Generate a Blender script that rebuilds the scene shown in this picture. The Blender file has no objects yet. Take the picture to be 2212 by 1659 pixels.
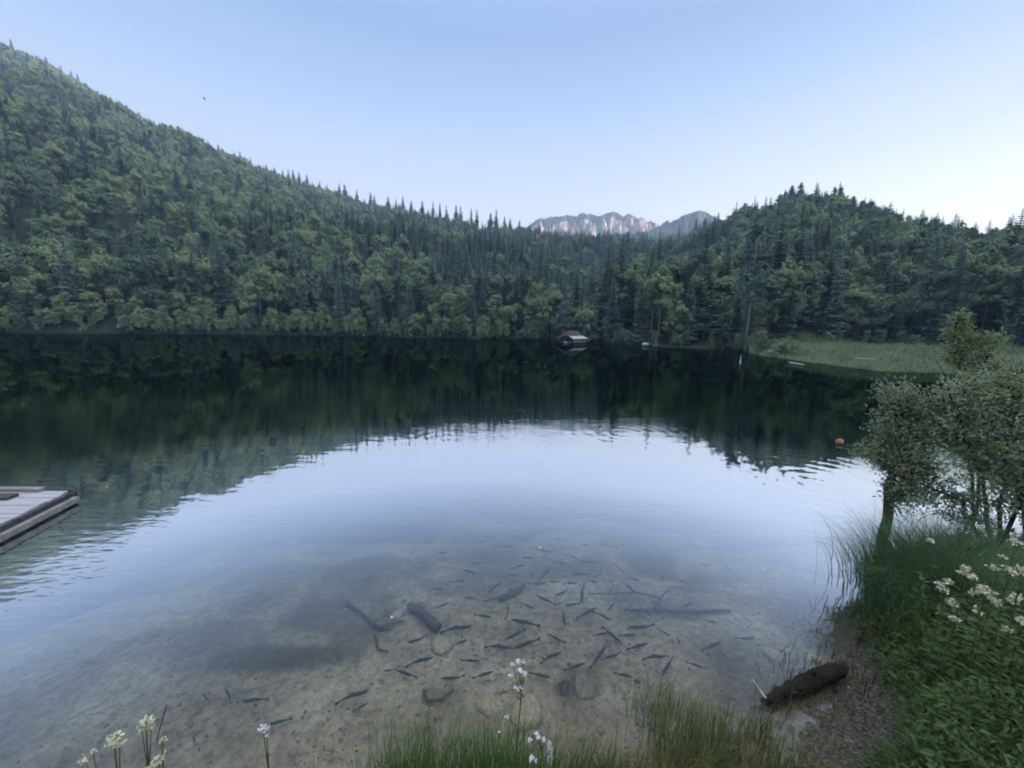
import bpy, math, random
import numpy as np
from mathutils import Vector, Matrix, Quaternion
R = math.radians
random.seed(7); rng = np.random.default_rng(11)

# ------------------------------------------------------------------ camera, sky, sun, exposure
scene = bpy.context.scene
EYE = 3.3                      # metres above the lake
PITCH, ROLL = R(8.6), R(1.0)
FPX = 831.0                    # focal length in units of a 2212 wide picture
_c, _s, _cr, _sr = math.cos(PITCH), math.sin(PITCH), math.cos(ROLL), math.sin(ROLL)
CX = Vector((_cr, _sr*_s, _sr*_c)); CY = Vector((-_sr, _cr*_s, _cr*_c)); CF = Vector((0, _c, -_s))
cam_d = bpy.data.cameras.new('camera'); cam = bpy.data.objects.new('camera', cam_d)
scene.collection.objects.link(cam); scene.camera = cam
cam_d.sensor_width = 36; cam_d.lens = 36*FPX/2212; cam_d.clip_start = 0.05; cam_d.clip_end = 20000
m = Matrix((CX, CY, -CF)).transposed().to_4x4(); m.translation = (0, 0, EYE); cam.matrix_world = m

SUN_AZ, SUN_EL = 122.0, 3.0     # degrees clockwise from the view direction
world = bpy.data.worlds.new("World"); scene.world = world; world.use_nodes = True
nt = world.node_tree; nt.nodes.clear()
sky = nt.nodes.new('ShaderNodeTexSky'); sky.sky_type = 'NISHITA'; sky.sun_disc = False
sky.sun_elevation = R(SUN_EL); sky.sun_rotation = R(SUN_AZ); sky.altitude = 900
sky.air_density = 1.0; sky.dust_density = 0.6; sky.ozone_density = 2.0
tc = nt.nodes.new('ShaderNodeTexCoord'); sx = nt.nodes.new('ShaderNodeSeparateXYZ')
nt.links.new(tc.outputs['Generated'], sx.inputs[0])
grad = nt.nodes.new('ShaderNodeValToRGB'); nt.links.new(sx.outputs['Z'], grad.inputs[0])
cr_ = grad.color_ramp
SKY = [(0.0, (8.7, 6.9, 6.1)), (0.16, (7.0, 6.0, 5.9)), (0.32, (3.6, 3.85, 4.9)), (0.45, (1.9, 2.45, 3.8)), (0.55, (1.15, 1.6, 3.0)), (0.68, (1.5, 2.1, 3.6)), (0.85, (6.8, 6.5, 6.8))]  # top stops: unseen sky overhead, brightened to light the forest
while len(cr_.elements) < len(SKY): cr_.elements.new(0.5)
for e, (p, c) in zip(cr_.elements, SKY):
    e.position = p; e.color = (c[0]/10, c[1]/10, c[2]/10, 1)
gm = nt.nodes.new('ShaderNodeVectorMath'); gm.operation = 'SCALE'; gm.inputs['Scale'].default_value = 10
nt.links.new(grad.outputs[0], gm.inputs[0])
skm = nt.nodes.new('ShaderNodeVectorMath'); skm.operation = 'SCALE'; skm.inputs['Scale'].default_value = 5.0
nt.links.new(sky.outputs[0], skm.inputs[0])
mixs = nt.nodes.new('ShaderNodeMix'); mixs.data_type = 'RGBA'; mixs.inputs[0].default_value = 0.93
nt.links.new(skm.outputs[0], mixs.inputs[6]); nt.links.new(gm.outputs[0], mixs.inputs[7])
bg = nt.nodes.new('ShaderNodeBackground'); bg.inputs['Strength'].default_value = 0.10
# afterglow on the sun's side, boosted in the unseen sky to light the slopes
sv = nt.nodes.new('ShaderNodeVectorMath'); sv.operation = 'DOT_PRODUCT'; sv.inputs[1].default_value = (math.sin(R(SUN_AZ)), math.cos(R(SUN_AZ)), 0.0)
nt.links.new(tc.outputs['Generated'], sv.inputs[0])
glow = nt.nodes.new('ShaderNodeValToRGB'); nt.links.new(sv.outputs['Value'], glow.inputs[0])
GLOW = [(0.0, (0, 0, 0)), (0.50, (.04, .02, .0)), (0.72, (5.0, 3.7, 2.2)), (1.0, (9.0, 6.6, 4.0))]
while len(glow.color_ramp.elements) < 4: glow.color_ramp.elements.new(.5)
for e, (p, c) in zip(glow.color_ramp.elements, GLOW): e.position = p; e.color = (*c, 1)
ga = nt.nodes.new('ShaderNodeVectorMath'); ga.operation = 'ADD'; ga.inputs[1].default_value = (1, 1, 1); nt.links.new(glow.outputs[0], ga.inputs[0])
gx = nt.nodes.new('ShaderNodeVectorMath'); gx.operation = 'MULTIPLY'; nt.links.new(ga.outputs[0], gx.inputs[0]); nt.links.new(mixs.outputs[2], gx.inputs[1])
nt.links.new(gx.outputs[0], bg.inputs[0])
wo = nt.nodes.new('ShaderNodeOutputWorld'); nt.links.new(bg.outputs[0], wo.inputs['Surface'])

sun_d = bpy.data.lights.new('sun', 'SUN'); sun_d.energy = 5.0; sun_d.angle = R(0.5); sun_d.color = (1.0, 0.70, 0.55)
sun = bpy.data.objects.new('sun', sun_d); scene.collection.objects.link(sun)
sdir = Vector((math.sin(R(SUN_AZ))*math.cos(R(SUN_EL)), math.cos(R(SUN_AZ))*math.cos(R(SUN_EL)), math.sin(R(SUN_EL))))
sun.rotation_euler = sdir.to_track_quat('Z', 'Y').to_euler()

vs = scene.view_settings; vs.view_transform = 'Standard'; vs.look = 'None'; vs.gamma = 1.0; vs.use_curve_mapping = False
vs.exposure = 1.6
scene.cycles.use_denoising = True
scene.cycles.max_bounces = 8; scene.cycles.transparent_max_bounces = 16; scene.cycles.diffuse_bounces = 3
scene.cycles.volume_bounces = 0; scene.cycles.glossy_bounces = 3
scene.cycles.filter_width = 1.9

# ------------------------------------------------------------------ helpers
def ray(u, v):
    return CF + CX*((u-1106)/FPX) + CY*((829.5-v)/FPX)
def hit(u, v, z=0.0):
    d = ray(u, v); t = (z-EYE)/d.z
    return Vector((d.x*t, d.y*t, z))
def at(u, v, r):                                    # point on the ray of a pixel, r metres away horizontally
    d = ray(u, v); t = r/math.hypot(d.x, d.y)
    return Vector((d.x*t, d.y*t, EYE+d.z*t))
def azel(u, v):
    d = ray(u, v); return math.degrees(math.atan2(d.x, d.y)), math.degrees(math.atan2(d.z, math.hypot(d.x, d.y)))

def tag(o, label=None, cat=None, group=None, kind=None):
    if label: o['label'] = label
    if cat: o['category'] = cat
    if group: o['group'] = group
    if kind: o['kind'] = kind
    return o
COL = scene.collection
def link(o, parent=None):
    COL.objects.link(o)
    if parent: o.parent = parent
    return o
def empty(name, loc=(0, 0, 0), rz=0.0):
    o = bpy.data.objects.new(name, None); o.location = loc; o.rotation_euler = (0, 0, rz); o.empty_display_size = .2
    return link(o)

def mesh_np(name, V, faces, mats, mat_idx=None, smooth=False):
    """V (n,3); faces: list of arrays (m,k)"""
    me = bpy.data.meshes.new(name)
    V = np.asarray(V, dtype=np.float32)
    me.vertices.add(len(V)); me.vertices.foreach_set('co', V.ravel())
    loops = np.concatenate([np.asarray(f, dtype=np.int32).ravel() for f in faces])
    tot = np.concatenate([np.full(len(f), np.asarray(f).shape[1], dtype=np.int32) for f in faces])
    st = np.concatenate([[0], np.cumsum(tot)[:-1]]).astype(np.int32)
    me.loops.add(len(loops)); me.loops.foreach_set('vertex_index', loops)
    me.polygons.add(len(tot)); me.polygons.foreach_set('loop_start', st); me.polygons.foreach_set('loop_total', tot)
    me.polygons.foreach_set('use_smooth', np.full(len(tot), bool(smooth)))
    if not isinstance(mats, (list, tuple)): mats = [mats]
    for mm in mats: me.materials.append(mm)
    if mat_idx is not None: me.polygons.foreach_set('material_index', np.asarray(mat_idx, dtype=np.int32))
    me.update(calc_edges=True)
    return me
def obj(name, me, parent=None, loc=None):
    o = bpy.data.objects.new(name, me)
    if loc is not None: o.location = loc
    return link(o, parent)
def add_attr(me, name, vals):
    a = me.attributes.new(name, 'FLOAT', 'POINT'); a.data.foreach_set('value', np.asarray(vals, dtype=np.float32))

class MB:                                           # collects simple shapes into one mesh
    def __init__(s): s.V = []; s.F4 = []; s.F3 = []; s.n = 0
    def add(s, V, F4=(), F3=()):
        V = np.asarray(V, dtype=float); s.V.append(V)
        if len(F4): s.F4.append(np.asarray(F4)+s.n)
        if len(F3): s.F3.append(np.asarray(F3)+s.n)
        s.n += len(V)
    def box(s, c, d, rz=0, rx=0, ry=0):
        c = Vector(c); M = Matrix.Rotation(rz, 3, 'Z') @ Matrix.Rotation(ry, 3, 'Y') @ Matrix.Rotation(rx, 3, 'X')
        P = [c + M @ Vector((x*d[0]/2, y*d[1]/2, z*d[2]/2)) for z in (-1, 1) for x, y in ((-1, -1), (1, -1), (1, 1), (-1, 1))]
        s.add(P, [(0, 3, 2, 1), (4, 5, 6, 7), (0, 1, 5, 4), (1, 2, 6, 5), (2, 3, 7, 6), (3, 0, 4, 7)])
    def tube(s, pts, rad, n=6):
        pts = [Vector(p) for p in pts]; k = len(pts); V = []
        if not hasattr(rad, '__len__'): rad = [rad]*k
        for i, p in enumerate(pts):
            t = (pts[min(i+1, k-1)]-pts[max(i-1, 0)]).normalized()
            a = t.cross(Vector((0.13, 0.27, 1)) if abs(t.z) < .9 else Vector((1, 0.1, 0))).normalized(); b = t.cross(a)
            for j in range(n):
                q = 2*math.pi*j/n
                V.append(p + (a*math.cos(q)+b*math.sin(q))*rad[i])
        F = [(i*n+j, i*n+(j+1) % n, (i+1)*n+(j+1) % n, (i+1)*n+j) for i in range(k-1) for j in range(n)]
        T = []
        V.append(pts[0]); V.append(pts[-1]); a0 = len(V)-2
        for j in range(n):
            T.append((a0, (j+1) % n, j)); T.append((a0+1, (k-1)*n+j, (k-1)*n+(j+1) % n))
        s.add(V, F, T)
    def poly(s, V, F4=(), F3=()): s.add(V, F4, F3)
    def mesh(s, name, mats, smooth=False):
        F = []
        if s.F4: F.append(np.concatenate(s.F4))
        if s.F3: F.append(np.concatenate(s.F3))
        return mesh_np(name, np.concatenate(s.V), F, mats, smooth=smooth)
    def build(s, name, mats, parent=None, smooth=False): return obj(name, s.mesh(name, mats, smooth), parent)

def unit(a): return a/np.maximum(np.linalg.norm(a, axis=1, keepdims=True), 1e-9)
def leaf_geo(P, D, N, L, Wd, fold=0.15):
    """kite shaped leaves: P base, D direction, N normal, L length, Wd width -> verts, quads"""
    D = unit(D); S = unit(np.cross(D, N)); N2 = np.cross(S, D)
    L = np.asarray(L)[:, None]; Wd = np.asarray(Wd)[:, None]
    a = P; b = P + D*L*.45 + S*Wd*.5 + N2*L*fold; c = P + D*L; d = P + D*L*.45 - S*Wd*.5 + N2*L*fold
    V = np.stack([a, b, c, d], axis=1).reshape(-1, 3)
    F = np.arange(len(P)*4).reshape(-1, 4)
    return V, F
def blade_geo(P, A, H, Wd, bend, seg=4):
    """grass blades: base P, azimuth A, height H, width, bend(0..1.6)"""
    n = len(P); V = np.zeros((n, seg+1, 2, 3)); dx = np.cos(A); dy = np.sin(A)
    sx_ = -np.sin(A+.6); sy_ = np.cos(A+.6)
    x = np.zeros(n); z = np.zeros(n)
    for i in range(seg+1):
        t = i/seg; w = Wd*(1-t**1.5)*.5 + .0004
        V[:, i, 0, 0] = P[:, 0]+dx*x+sx_*w; V[:, i, 0, 1] = P[:, 1]+dy*x+sy_*w; V[:, i, 0, 2] = P[:, 2]+z
        V[:, i, 1, 0] = P[:, 0]+dx*x-sx_*w; V[:, i, 1, 1] = P[:, 1]+dy*x-sy_*w; V[:, i, 1, 2] = P[:, 2]+z
        an = bend*(t+.5/seg)**1.3*1.3
        x = x + np.sin(an)*H/seg; z = z + np.cos(an)*H/seg
    V = V.reshape(-1, 3); b = np.arange(n)[:, None]*(seg+1)*2
    F = []
    for i in range(seg):
        F.append(np.concatenate([b+2*i, b+2*i+1, b+2*i+3, b+2*i+2], axis=1))
    return V, np.concatenate(F)

# value noise
_perm = rng.random((256, 256))
def vnoise(x, y):
    x = np.asarray(x, float); y = np.asarray(y, float)
    xi = np.floor(x).astype(int); yi = np.floor(y).astype(int); fx = x-xi; fy = y-yi
    fx = fx*fx*(3-2*fx); fy = fy*fy*(3-2*fy)
    g = lambda a, b: _perm[a & 255, b & 255]
    return (g(xi, yi)*(1-fx)+g(xi+1, yi)*fx)*(1-fy)+(g(xi, yi+1)*(1-fx)+g(xi+1, yi+1)*fx)*fy
def fbm(x, y, o=4):
    s = 0; a = .5; t = 0
    for i in range(o):
        s = s + a*vnoise(x*2**i+17.3*i, y*2**i+9.1*i); t += a; a *= .5
    return s/t*2-1

# ------------------------------------------------------------------ materials
def newmat(name):
    mm = bpy.data.materials.new(name); mm.use_nodes = True
    n = mm.node_tree; n.nodes.clear(); out = n.nodes.new('ShaderNodeOutputMaterial')
    return mm, n, out
def node(n, t, **kw):
    x = n.nodes.new(t)
    for k, v in kw.items(): setattr(x, k, v)
    return x
def ramp(n, src, stops):
    r = n.nodes.new('ShaderNodeValToRGB'); e = r.color_ramp.elements
    while len(e) < len(stops): e.new(.5)
    for q, (p, c) in zip(e, stops):
        q.position = p; q.color = (*c, 1) if len(c) == 3 else c
    n.links.new(src, r.inputs[0]); return r.outputs[0]
def noise(n, scale, detail=4, vec=None, rough=.55, out='Fac', obj_space=False, stretch=None):
    tcn = n.nodes.new('ShaderNodeTexCoord'); nz = n.nodes.new('ShaderNodeTexNoise')
    nz.inputs['Scale'].default_value = scale; nz.inputs['Detail'].default_value = detail; nz.inputs['Roughness'].default_value = rough
    if obj_space: src = tcn.outputs['Object']
    else:
        g = n.nodes.new('ShaderNodeNewGeometry'); src = g.outputs['Position']
    if stretch:
        mp = n.nodes.new('ShaderNodeMapping'); mp.inputs['Scale'].default_value = stretch; n.links.new(src, mp.inputs[0]); src = mp.outputs[0]
    n.links.new(src, nz.inputs['Vector']); return nz.outputs[out]
def mixc(n, fac, a, b, mode='MIX'):
    x = n.nodes.new('ShaderNodeMix'); x.data_type = 'RGBA'; x.blend_type = mode
    for s, v in ((0, fac), (6, a), (7, b)):
        if hasattr(v, 'links'): n.links.new(v, x.inputs[s])
        elif s == 0: x.inputs[0].default_value = v
        else: x.inputs[s].default_value = (*v, 1)
    return x.outputs[2]
def pbsdf(n, color, rough=.8, spec=.3, bump=None, bstr=.3, bdist=.02, metal=0):
    p = n.nodes.new('ShaderNodeBsdfPrincipled')
    if hasattr(color, 'links'): n.links.new(color, p.inputs['Base Color'])
    else: p.inputs['Base Color'].default_value = (*color, 1)
    p.inputs['Roughness'].default_value = rough; p.inputs['Specular IOR Level'].default_value = spec; p.inputs['Metallic'].default_value = metal
    if bump is not None:
        b = n.nodes.new('ShaderNodeBump'); b.inputs['Strength'].default_value = bstr; b.inputs['Distance'].default_value = bdist
        n.links.new(bump, b.inputs['Height']); n.links.new(b.outputs[0], p.inputs['Normal'])
    return p
def simple(name, c1, c2, scale=4, rough=.8, spec=.3, bstr=.3, bdist=.02, stretch=None, obj_space=True, detail=5):
    mm, n, out = newmat(name)
    f = noise(n, scale, detail, obj_space=obj_space, stretch=stretch)
    col = ramp(n, f, [(.3, c1), (.7, c2)])
    p = pbsdf(n, col, rough, spec, f, bstr, bdist); n.links.new(p.outputs[0], out.inputs[0]); return mm
def foliage(name, dark, light, scale=.5, trans=.35, rough=.6, tcol=None, hue=.0, per_obj=.6):
    """leaf colour varies from plant to plant and from clump to clump"""
    mm, n, out = newmat(name)
    oi = n.nodes.new('ShaderNodeObjectInfo'); f = noise(n, scale, 3)
    mm_ = n.nodes.new('ShaderNodeMath'); mm_.operation = 'MULTIPLY_ADD'; mm_.inputs[1].default_value = per_obj; n.links.new(oi.outputs['Random'], mm_.inputs[0])
    m2 = n.nodes.new('ShaderNodeMath'); m2.operation = 'MULTIPLY'; m2.inputs[1].default_value = 1-per_obj*.6; n.links.new(f, m2.inputs[0]); n.links.new(m2.outputs[0], mm_.inputs[2])
    col = ramp(n, mm_.outputs[0], [(.2, dark), (.85, light)])
    p = pbsdf(n, col, rough, .25)
    t = n.nodes.new('ShaderNodeBsdfTranslucent'); n.links.new(col, t.inputs[0])
    mx = n.nodes.new('ShaderNodeMixShader'); mx.inputs[0].default_value = trans
    n.links.new(p.outputs[0], mx.inputs[1]); n.links.new(t.outputs[0], mx.inputs[2]); n.links.new(mx.outputs[0], out.inputs[0])
    return mm

M = {}
M['spruce'] = foliage('spruce_needles', (.085, .15, .145), (.20, .30, .25), .4, .15, per_obj=.75)
M['broad'] = foliage('broad_leaves', (.10, .18, .13), (.30, .40, .215), .2, .3, per_obj=.8)
M['broad_pale'] = foliage('pale_leaves', (.14, .225, .125), (.28, .375, .18), .35, .3)  # paler green leaf colour of shore trees and bushes
M['bark'] = simple('grey_bark', (.10, .085, .07), (.22, .19, .16), 3, stretch=(4, 4, .6))
M['pale_bark'] = simple('pale_bark', (.22, .2, .17), (.42, .38, .33), 3, stretch=(4, 4, .6))
M['shrub'] = foliage('shrub_leaves', (.22, .29, .17), (.44, .52, .33), 2.5, .45, per_obj=.25)
M['shrub_light'] = foliage('young_leaves', (.20, .28, .14), (.42, .50, .28), 3, .4, per_obj=.2)
M['shrub_stem'] = simple('shrub_stem', (.035, .028, .022), (.09, .075, .06), 20)
M['grass'] = foliage('grass_blades', (.04, .10, .02), (.15, .26, .06), 3.0, .3, per_obj=.2)
M['grass_dry'] = foliage('dry_grass_blades', (.09, .12, .035), (.22, .24, .09), 4.0, .3, per_obj=.2)
M['sedge'] = foliage('sedge_blades', (.05, .11, .05), (.16, .27, .13), 2.0, .3, per_obj=.2)
M['under'] = foliage('bank_leaves', (.026, .056, .020), (.15, .23, .075), 2.6, .3, per_obj=.2)
M['reed'] = foliage('reed_blades', (.18, .25, .14), (.46, .55, .33), .3, .3, per_obj=.1)
M['white_petal'] = simple('white_petals', (.72, .72, .76), (.85, .85, .88), 30, bstr=.05)
M['cream_petal'] = simple('cream_petals', (.52, .52, .34), (.74, .73, .54), 30, bstr=.05)
M['stem'] = simple('green_stem', (.06, .09, .035), (.12, .16, .06), 20)
M['brown_weed'] = foliage('brown_weed', (.03, .025, .014), (.085, .07, .035), 3, .2, per_obj=.2)
M['fish'] = None
M['stone'] = simple('pale_stone', (.16, .145, .10), (.34, .30, .20), 5, .85, .2, .5, .02)
M['stone_dark'] = simple('algae_stone', (.07, .068, .045), (.17, .155, .10), 4, .85, .2, .5, .02)
M['stone_white'] = simple('white_stone', (.45, .45, .44), (.75, .75, .73), 7, .8, .2, .5, .02)
M['wet_wood'] = simple('waterlogged_wood', (.016, .013, .010), (.055, .045, .032), 9, .6, .4, .6, .03)
M['log_wood'] = simple('dark_wet_bark', (.005, .004, .0035), (.022, .017, .014), 16, .7, .3, 1.0, .06)
M['drift'] = simple('bleached_driftwood', (.35, .35, .32), (.6, .6, .56), 6, .8, .2, .3)
M['plank'] = simple('weathered_planks', (.36, .36, .39), (.58, .58, .62), 2.5, .7, .4, .3, .01, stretch=(.6, 9, 3))
M['beam'] = simple('dark_beam', (.040, .040, .040), (.12, .12, .12), 3, .8, .3, .5, .01, stretch=(1, 5, 5))
M['beam_pale'] = simple('pale_rail', (.20, .20, .205), (.38, .38, .385), 3, .8, .3, .4, .01, stretch=(1, 5, 5))
M['shingle'] = simple('dark_shingles', (.06, .055, .075), (.13, .12, .15), 2.2, .9, .2, .6, .05, stretch=(1, 1, 4))
M['skirt'] = simple('pale_roof_boards', (.42, .38, .42), (.60, .56, .60), 1.5, .8, .3, .3, .02)
M['boat_wall'] = simple('weathered_wall_boards', (.17, .125, .125), (.30, .23, .23), 1.4, .85, .2, .4, .02, stretch=(6, 6, .7))
M['white_paint'] = simple('white_paint', (.68, .70, .72), (.80, .80, .82), 8, .5, .4, .1)
M['black_wood'] = simple('tarred_wood', (.018, .018, .02), (.05, .048, .05), 4)
M['orange'] = simple('faded_orange_plastic', (.38, .19, .12), (.48, .26, .17), 9, .5, .4, .05)
M['moss'] = simple('mossy_bark', (.035, .04, .018), (.11, .10, .045), 14, .95, .1, .9, .02)
M['bird'] = simple('dark_feathers', (.02, .02, .022), (.05, .05, .055), 9)

def fish_mat():
    mm, n, out = newmat('fish_skin')
    tcn = n.nodes.new('ShaderNodeTexCoord'); s_ = n.nodes.new('ShaderNodeSeparateXYZ'); n.links.new(tcn.outputs['Object'], s_.inputs[0])
    mr = n.nodes.new('ShaderNodeMapRange'); mr.inputs[1].default_value = -.03; mr.inputs[2].default_value = .02; n.links.new(s_.outputs['Z'], mr.inputs[0])
    f = noise(n, 55, 2, obj_space=True); c = ramp(n, mr.outputs[0], [(0, (.09, .09, .07)), (.5, (.022, .025, .018)), (1, (.008, .010, .007))])
    c2 = mixc(n, .35, c, ramp(n, f, [(.45, (.02, .02, .015)), (.62, (.06, .06, .045))]))
    p = pbsdf(n, c2, .5, .3); n.links.new(p.outputs[0], out.inputs[0]); return mm
M['fish'] = fish_mat()

def ground_mat():
    mm, n, out = newmat('forest_floor')
    f = noise(n, .25, 5); f2 = noise(n, 9, 6)
    a = ramp(n, f, [(.35, (.018, .03, .018)), (.65, (.04, .055, .03))])
    b = ramp(n, f2, [(.3, (.55, .55, .55)), (.7, (1.5, 1.45, 1.4))])
    at_ = n.nodes.new('ShaderNodeAttribute'); at_.attribute_name = 'soil'
    c = mixc(n, 1.0, a, b, 'MULTIPLY'); f5 = noise(n, 38, 5, rough=.7); soil = ramp(n, f5, [(.32, (.018, .018, .013)), (.48, (.062, .060, .043)), (.68, (.165, .16, .12))])
    c = mixc(n, at_.outputs['Fac'], c, soil)
    p = pbsdf(n, c, .95, .15, f2, .5, .04); n.links.new(p.outputs[0], out.inputs[0]); return mm
def bed_mat():
    mm, n, out = newmat('lake_bed_silt')
    f = noise(n, 1.1, 6, rough=.6); f2 = noise(n, 12, 6, rough=.65); f3 = noise(n, 45, 3)
    base = ramp(n, f, [(.30, (.12, .108, .072)), (.5, (.205, .185, .132)), (.70, (.29, .265, .20))])
    b = ramp(n, f2, [(.34, (.62, .62, .60)), (.52, (1, 1, 1)), (.66, (1.3, 1.27, 1.2))])
    c = mixc(n, 1.0, base, b, 'MULTIPLY')
    sp = ramp(n, f3, [(.30, (.45, .43, .4)), (.42, (1, 1, 1)), (.66, (1, 1, 1)), (.74, (1.5, 1.45, 1.4))])
    c = mixc(n, .8, c, sp, 'MULTIPLY')
    at_ = n.nodes.new('ShaderNodeAttribute'); at_.attribute_name = 'weed'
    c = mixc(n, at_.outputs['Fac'], c, (.03, .032, .026))
    at2 = n.nodes.new('ShaderNodeAttribute'); at2.attribute_name = 'sand'
    c = mixc(n, at2.outputs['Fac'], c, ramp(n, f2, [(.3, (.07, .06, .05)), (.7, (.22, .195, .17))]))
    p = pbsdf(n, c, .95, .1, f2, .5, .03); n.links.new(p.outputs[0], out.inputs[0]); return mm
def water_mat():
    mm, n, out = newmat('lake_water')
    lw = n.nodes.new('ShaderNodeLayerWeight'); lw.inputs[0].default_value = .5
    fac = ramp(n, lw.outputs['Facing'], [(.16, (.015,)*3), (.26, (.04,)*3), (.36, (.085,)*3), (.46, (.25,)*3), (.55, (.60,)*3), (.62, (.84,)*3), (.74, (.86,)*3), (1, (.86,)*3)])
    gcol = ramp(n, lw.outputs['Facing'], [(.55, (.98, .98, 1)), (.68, (.96, .97, .98)), (.735, (.88, .90, .91)), (.768, (.40, .46, .42)), (.81, (.29, .36, .31)), (1, (.20, .27, .23))])  # dark far reflections put into the gloss tint, by viewing angle
    geo = n.nodes.new('ShaderNodeNewGeometry')
    # slow wavelets, stronger in a band a few metres off the bank, plus two sets of rings
    h1 = noise(n, 1.0, 3, stretch=(.7, 1.6, 1)); h2 = noise(n, 4.5, 2, stretch=(.6, 1.8, 1)); patch = noise(n, .16, 2)
    def math_(op, a, b):
        x = n.nodes.new('ShaderNodeMath'); x.operation = op
        for i, v in enumerate((a, b)):
            if hasattr(v, 'links'): n.links.new(v, x.inputs[i])
            else: x.inputs[i].default_value = v
        return x.outputs[0]
    pf = ramp(n, patch, [(.42, (0,)*3), (.66, (1,)*3)])
    hgt = math_('ADD', math_('MULTIPLY', h1, .0050), math_('MULTIPLY', math_('MULTIPLY', h2, .0060), pf))
    for (px, py, k, rad, amp) in ((1345, 935, 16, 3.2, .0007), (1760, 1040, 15, 3.5, .0009), (975, 955, 13, 2.2, .0006)):
        c = hit(px, py)
        vd = n.nodes.new('ShaderNodeVectorMath'); vd.operation = 'DISTANCE'; vd.inputs[1].default_value = c; n.links.new(geo.outputs['Position'], vd.inputs[0])
        d = vd.outputs['Value']; w = math_('SINE', math_('MULTIPLY', d, k), 0)
        fall = n.nodes.new('ShaderNodeMapRange'); fall.inputs[1].default_value = 0; fall.inputs[2].default_value = rad; fall.inputs[3].default_value = 1; fall.inputs[4].default_value = 0
        n.links.new(d, fall.inputs[0])
        hgt = math_('ADD', hgt, math_('MULTIPLY', math_('MULTIPLY', w, fall.outputs[0]), amp))
    # the breeze only reaches the water near the bank; further out the lake lies still
    vd = n.nodes.new('ShaderNodeVectorMath'); vd.operation = 'DISTANCE'; vd.inputs[1].default_value = (0, 8, 0); n.links.new(geo.outputs['Position'], vd.inputs[0])
    calm = n.nodes.new('ShaderNodeMapRange'); calm.inputs[1].default_value = 7; calm.inputs[2].default_value = 26; calm.inputs[3].default_value = 1; calm.inputs[4].default_value = .07; n.links.new(vd.outputs['Value'], calm.inputs[0])
    b = n.nodes.new('ShaderNodeBump'); n.links.new(calm.outputs[0], b.inputs['Strength']); b.inputs['Distance'].default_value = 1.0; n.links.new(hgt, b.inputs['Height'])
    gl = n.nodes.new('ShaderNodeBsdfGlossy'); gl.inputs['Roughness'].default_value = 0.0
    n.links.new(gcol, gl.inputs[0]); n.links.new(b.outputs[0], gl.inputs['Normal'])
    tr = n.nodes.new('ShaderNodeBsdfTransparent'); tr.inputs[0].default_value = (.96, .98, .97, 1)
    mx = n.nodes.new('ShaderNodeMixShader'); n.links.new(fac, mx.inputs[0]); n.links.new(tr.outputs[0], mx.inputs[1]); n.links.new(gl.outputs[0], mx.inputs[2])
    n.links.new(mx.outputs[0], out.inputs['Surface'])
    va = n.nodes.new('ShaderNodeVolumeAbsorption'); va.inputs['Color'].default_value = (.42, .66, .50, 1); va.inputs['Density'].default_value = .38
    n.links.new(va.outputs[0], out.inputs['Volume'])
    return mm
def rock_mat():
    mm, n, out = newmat('limestone_face')
    g = n.nodes.new('ShaderNodeNewGeometry'); s_ = n.nodes.new('ShaderNodeSeparateXYZ'); n.links.new(g.outputs['True Normal'], s_.inputs[0])
    f = noise(n, .012, 6, rough=.65); f2 = noise(n, .022, 7, rough=.7, stretch=(1, 1, .6))
    rock = ramp(n, f2, [(.36, (.24, .18, .20)), (.5, (.52, .43, .41)), (.62, (.88, .76, .70))])
    veg = ramp(n, f, [(.3, (.045, .075, .09)), (.7, (.08, .12, .115))])
    at_ = n.nodes.new('ShaderNodeAttribute'); at_.attribute_name = 'scrub'
    ad = n.nodes.new('ShaderNodeMath'); ad.operation = 'ADD'; n.links.new(at_.outputs['Fac'], ad.inputs[0])
    nm = n.nodes.new('ShaderNodeMath'); nm.operation = 'MULTIPLY_ADD'; nm.inputs[1].default_value = 1.6; nm.inputs[2].default_value = -.8; n.links.new(f, nm.inputs[0]); n.links.new(nm.outputs[0], ad.inputs[1])
    k = ramp(n, ad.outputs[0], [(.42, (0,)*3), (.58, (1,)*3)])
    c = mixc(n, k, rock, veg); p = pbsdf(n, c, .95, .1, f2, .6, 8); n.links.new(p.outputs[0], out.inputs[0]); return mm
M['ground'] = ground_mat(); M['bed'] = bed_mat(); M['water'] = water_mat(); M['rock'] = rock_mat()

# ------------------------------------------------------------------ shape of the land (polar tables around the viewpoint)
def tab(pts): 
    a = np.array(sorted(pts)); return lambda x: np.interp(x, a[:, 0], a[:, 1])
_far = [(0, 719), (300, 721), (500, 722), (700, 724), (900, 728), (1000, 731), (1030, 733.5), (1060, 731), (1120, 733), (1165, 735), (1200, 734), (1280, 735.5), (1320, 743),
        (1400, 748), (1500, 752), (1600, 757), (1650, 768), (1750, 781), (1900, 800), (2100, 806)]
_fs = [(math.degrees(math.atan2(*hit(u, v).xy)), hit(u, v).xy.length) for u, v in _far]
RS = tab([(-180, 14), (-120, 18), (-95, 60), (-75, 120), (-62, 134)] + _fs + [(58, 45), (66, 30), (76, 16), (90, 13), (180, 14)])
RN = tab([(-180, 14), (-120, 9), (-95, 4.5), (-75, 3.0), (-55, 2.5), (-20, 2.1), (0, 2.0), (20, 2.2), (33, 2.75), (37, 3.3), (42, 4.2), (44.5, 4.9), (46, 6.4), (49, 7.8), (54, 8.8), (60, 9.3), (66, 10), (76, 12.9), (90, 13), (180, 14)])
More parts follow.
